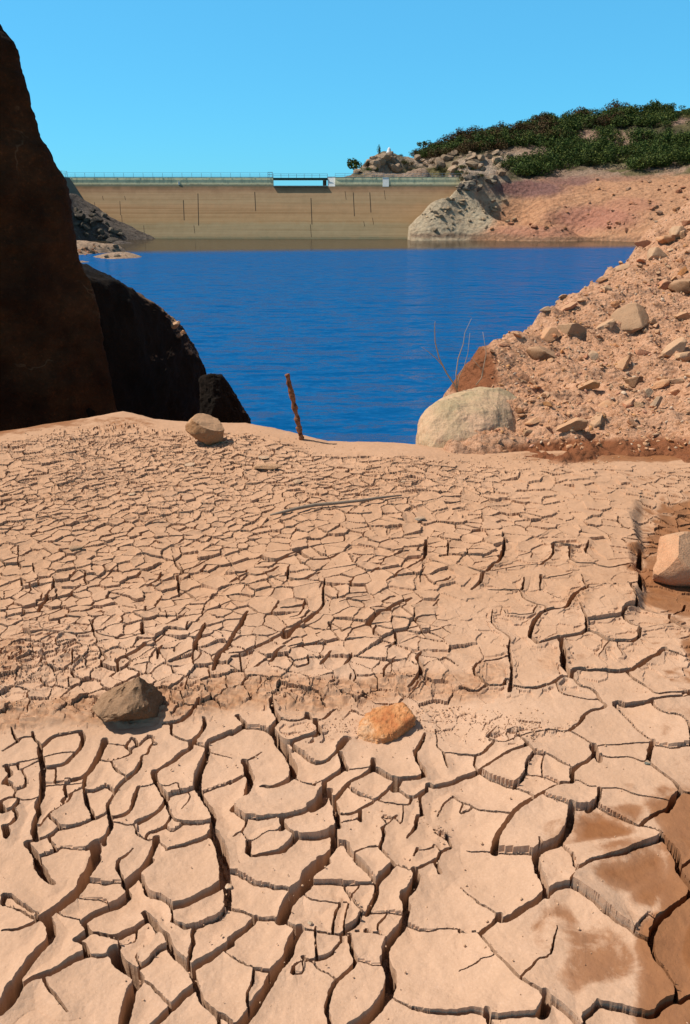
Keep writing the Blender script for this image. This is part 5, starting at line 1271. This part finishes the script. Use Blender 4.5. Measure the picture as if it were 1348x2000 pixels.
def shrub(loc, r_, h_, i, label, group):
    o = empty('shrub', loc); o.scale = (r_, r_, h_); o.rotation_euler = (0, 0, random.uniform(0, 6))
    for nm, me in (('foliage', SHR[i]), ('stem', STEM)):
        c = bpy.data.objects.new(nm, me); C.objects.link(c); c.parent = o
    tag(o, label, 'shrub', group)
REG = [ # region centre, radii, count, (mesh choices), radius range, label, group
 ((900,285),(85,18),46,(0,1,3,4,5),(2.2,3.6),'low shrub in the dense dark green thicket along the skyline','shrubs of the skyline thicket'),
 ((1020,268),(95,20),56,(0,3,4,5,2),(2.2,3.8),'low shrub in the dense dark green thicket along the skyline','shrubs of the skyline thicket'),
 ((1140,243),(90,18),44,(0,1,4,7,3),(2.5,4.0),'low shrub in the dense dark green thicket along the skyline','shrubs of the skyline thicket'),
 ((1250,232),(55,18),26,(0,1,4,7),(2.5,4.0),'low shrub in the dense dark green thicket along the skyline','shrubs of the skyline thicket'),
 ((830,300),(34,10),14,(0,1,4),(1.8,3.0),'low shrub in the dense dark green thicket along the skyline','shrubs of the skyline thicket'),
 ((1025,332),(40,16),18,(0,1,4,7),(2.4,3.6),'dark shrub in the clump above the purple soil','shrubs of the clump above the purple soil'),
 ((1130,300),(70,30),44,(0,1,4,7,8),(2.5,4.0),'dark shrub in the broad clump on the middle of the slope','shrubs of the middle slope clump'),
 ((1290,300),(80,30),60,(0,1,4,7,8),(2.5,4.0),'dark shrub in the clump at the right edge of the hill','shrubs at the right edge of the hill'),
 ((1200,305),(50,18),16,(2,6,6),(1.0,1.8),'pale olive shrub on the open ground between the dark clumps','pale shrubs between the dark clumps'),
 ((880,335),(50,10),12,(2,6,0),(0.8,1.4),'small olive bush on the pale cutting above the dam','small bushes above the dam'),
 ((780,318),(70,16),16,(2,0,6,3),(0.8,1.5),'small bush on the rocky knoll behind the dam','bushes on the knoll behind the dam'),
 ((1325,234),(45,14),18,(0,1,4,7),(1.6,2.6),'dark shrub in the clump at the right edge of the hill','shrubs at the right edge of the hill'),
 ((1400,260),(60,40),10,(0,1,4),(2,3),'dark shrub in the clump at the right edge of the hill','shrubs at the right edge of the hill'),
 ((935,343),(40,8),8,(6,2),(0.6,1.1),'small olive bush on the pale cutting above the dam','small bushes above the dam')]
for (cx, cy), (rx, ry), n, ch, (s0, s1), lab, grp in REG:
    k = 0; t = 0
    while k < n and t < n * 6:
        t += 1
        a = rng.uniform(-1, 1); b = rng.uniform(-1, 1)
        slope = -0.26 if cy < 300 and cx < 1200 and rx > 50 and cy != 298 else -0.1
        h = hill.hit(cx + a * rx, cy + b * ry + slope * a * rx * 0.6, 190, 330, 300)
        if h is None: continue
        s = rng.uniform(s0, s1)
        shrub((h[0], h[1], h[2] - 0.25), s, s * rng.uniform(.75, 1.05), int(ch[int(rng.integers(len(ch)))]), lab, grp); k += 1

def tree(px, base_py, top_py, Y, w, seed, label, columnar=False, lean=0):
    b = P(px, base_py, Y); h = P(px, top_py, Y)[2] - b[2]
    o = empty('tree', b)
    bm = bmesh.new(); tube(bm, [(0, 0, -0.6), (lean * .3, 0, h * .35), (lean, 0, h * .75)], [0.2, 0.14, 0.06], 6)
    for q in range(4):
        t = q * 1.7; tube(bm, [(lean * .3, 0, h * .35), (lean * .6 + w * .5 * math.cos(t), w * .5 * math.sin(t), h * .7)], [0.09, 0.03], 5)
    link('trunk', bm_mesh('trunk', bm, True), M_bark, o)
    v, f = leaf_cloud(seed, 560 if not columnar else 260, 9, 0.10); v = v * (w, w, h / 1.25); v[:, 0] += lean * v[:, 2] / h
    if not columnar: v[:, 2] = v[:, 2] * .75 + h * .28
    link('crown', mesh_from('crown', v, f, False), LEAF[0], o)
    tag(o, label, 'tree')
tree(694, 345, 303, 224, 2.3, 601, 'windswept dark green tree at the left end of the knoll', False, -1.2)
tree(740, 306, 281, 235, 0.62, 602, 'slender dark tree standing on the knoll beside the white marker', True)
tree(1305, 232, 210, 292, 1.5, 603, 'small round tree on the skyline at the far right', False, 0.2)
tree(826, 292, 272, 258, 1.7, 604, 'small dark tree at the lower left end of the thicket', False, 0.3)

bm = bmesh.new(); b = P(760, 299, 236); top = P(760, 287.5, 236)[2] - b[2]
r0 = 0.95
for (za, zb, ra, rb) in ((-0.6, 0.2, 0.85, 0.82), (0.2, top * .8, r0 * .72, 0.36), (top * .8, top, 0.36, 0.05)):
    tube(bm, [(0, 0, za), (0, 0, zb)], [ra, rb], 12)
tag(link('white_marker', bm_mesh('white_marker', bm, False), plain('whitewash', (0.82, 0.82, 0.80)), None, b), 'white conical marker on the knoll behind the dam', 'marker')

# ------------------------------------------------------------------ base ground out to the horizon
k = NT('distant_ground'); k.color(k.mix(k.noise(k.pos(), 0.01, 4), (0.20, 0.16, 0.09), (0.10, 0.11, 0.05)))
structure(link('ground', mesh_from('ground', [(-3000, -3000, -27), (3000, -3000, -27), (3000, 4000, -27), (-3000, 4000, -27)], [(0, 1, 2, 3)], False), k.m))

# ------------------------------------------------------------------ light
EL, AZ = 56.0, -8.0     # sun from the left, a little beyond the picture plane
to_sun = Vector((-math.cos(R(AZ)) * math.cos(R(EL)), -math.sin(R(AZ)) * math.cos(R(EL)), math.sin(R(EL))))
sd = bpy.data.lights.new('sun', 'SUN'); sd.energy = 5.0; sd.angle = R(0.53); sd.color = (1.0, 0.94, 0.84)
so = bpy.data.objects.new('sun', sd); C.objects.link(so); so.rotation_euler = (-to_sun).to_track_quat('-Z', 'Y').to_euler()
w = bpy.data.worlds.new('World'); bpy.context.scene.world = w; w.use_nodes = True; nt = w.node_tree; nt.nodes.clear()
sky = nt.nodes.new('ShaderNodeTexSky'); sky.sky_type = 'NISHITA'; sky.sun_disc = False
sky.sun_elevation = R(EL); sky.sun_rotation = math.atan2(to_sun.x, to_sun.y)
sky.air_density = 1.0; sky.dust_density = 0.3; sky.ozone_density = 3.0; sky.altitude = 0
bg = nt.nodes.new('ShaderNodeBackground'); out = nt.nodes.new('ShaderNodeOutputWorld')
bg.inputs['Strength'].default_value = 0.106
tint = nt.nodes.new('ShaderNodeMix'); tint.data_type = 'RGBA'; tint.blend_type = 'MULTIPLY'; tint.inputs[0].default_value = 1; tint.inputs[7].default_value = (0.37, 1.07, 1.34, 1)
nt.links.new(sky.outputs[0], tint.inputs[6]); flat = nt.nodes.new('ShaderNodeMix'); flat.data_type = 'RGBA'; flat.inputs[0].default_value = 0.5; flat.inputs[7].default_value = (1.15, 5.0, 8.2, 1)
nt.links.new(tint.outputs[2], flat.inputs[6])
tc = nt.nodes.new('ShaderNodeTexCoord'); sp = nt.nodes.new('ShaderNodeSeparateXYZ'); nt.links.new(tc.outputs['Generated'], sp.inputs[0])
mr = nt.nodes.new('ShaderNodeMapRange'); mr.interpolation_type = 'SMOOTHSTEP'; nt.links.new(sp.outputs[2], mr.inputs[0]); mr.inputs[1].default_value = 0.22; mr.inputs[2].default_value = 0.55
zen = nt.nodes.new('ShaderNodeMix'); zen.data_type = 'RGBA'; zen.blend_type = 'MULTIPLY'; zen.inputs[0].default_value = 1; zen.inputs[7].default_value = (1.25, 0.85, 0.62, 1); nt.links.new(sky.outputs[0], zen.inputs[6])
both = nt.nodes.new('ShaderNodeMix'); both.data_type = 'RGBA'; nt.links.new(mr.outputs[0], both.inputs[0]); nt.links.new(flat.outputs[2], both.inputs[6]); nt.links.new(zen.outputs[2], both.inputs[7]); nt.links.new(both.outputs[2], bg.inputs[0]); nt.links.new(bg.outputs[0], out.inputs[0])

sc = bpy.context.scene
sc.view_settings.view_transform = 'Standard'; sc.view_settings.look = 'None'; sc.view_settings.exposure = 0.15; sc.view_settings.gamma = 1
sc.render.engine = 'CYCLES'; sc.cycles.use_denoising = True
sc.cycles.max_bounces = 6; sc.cycles.diffuse_bounces = 2
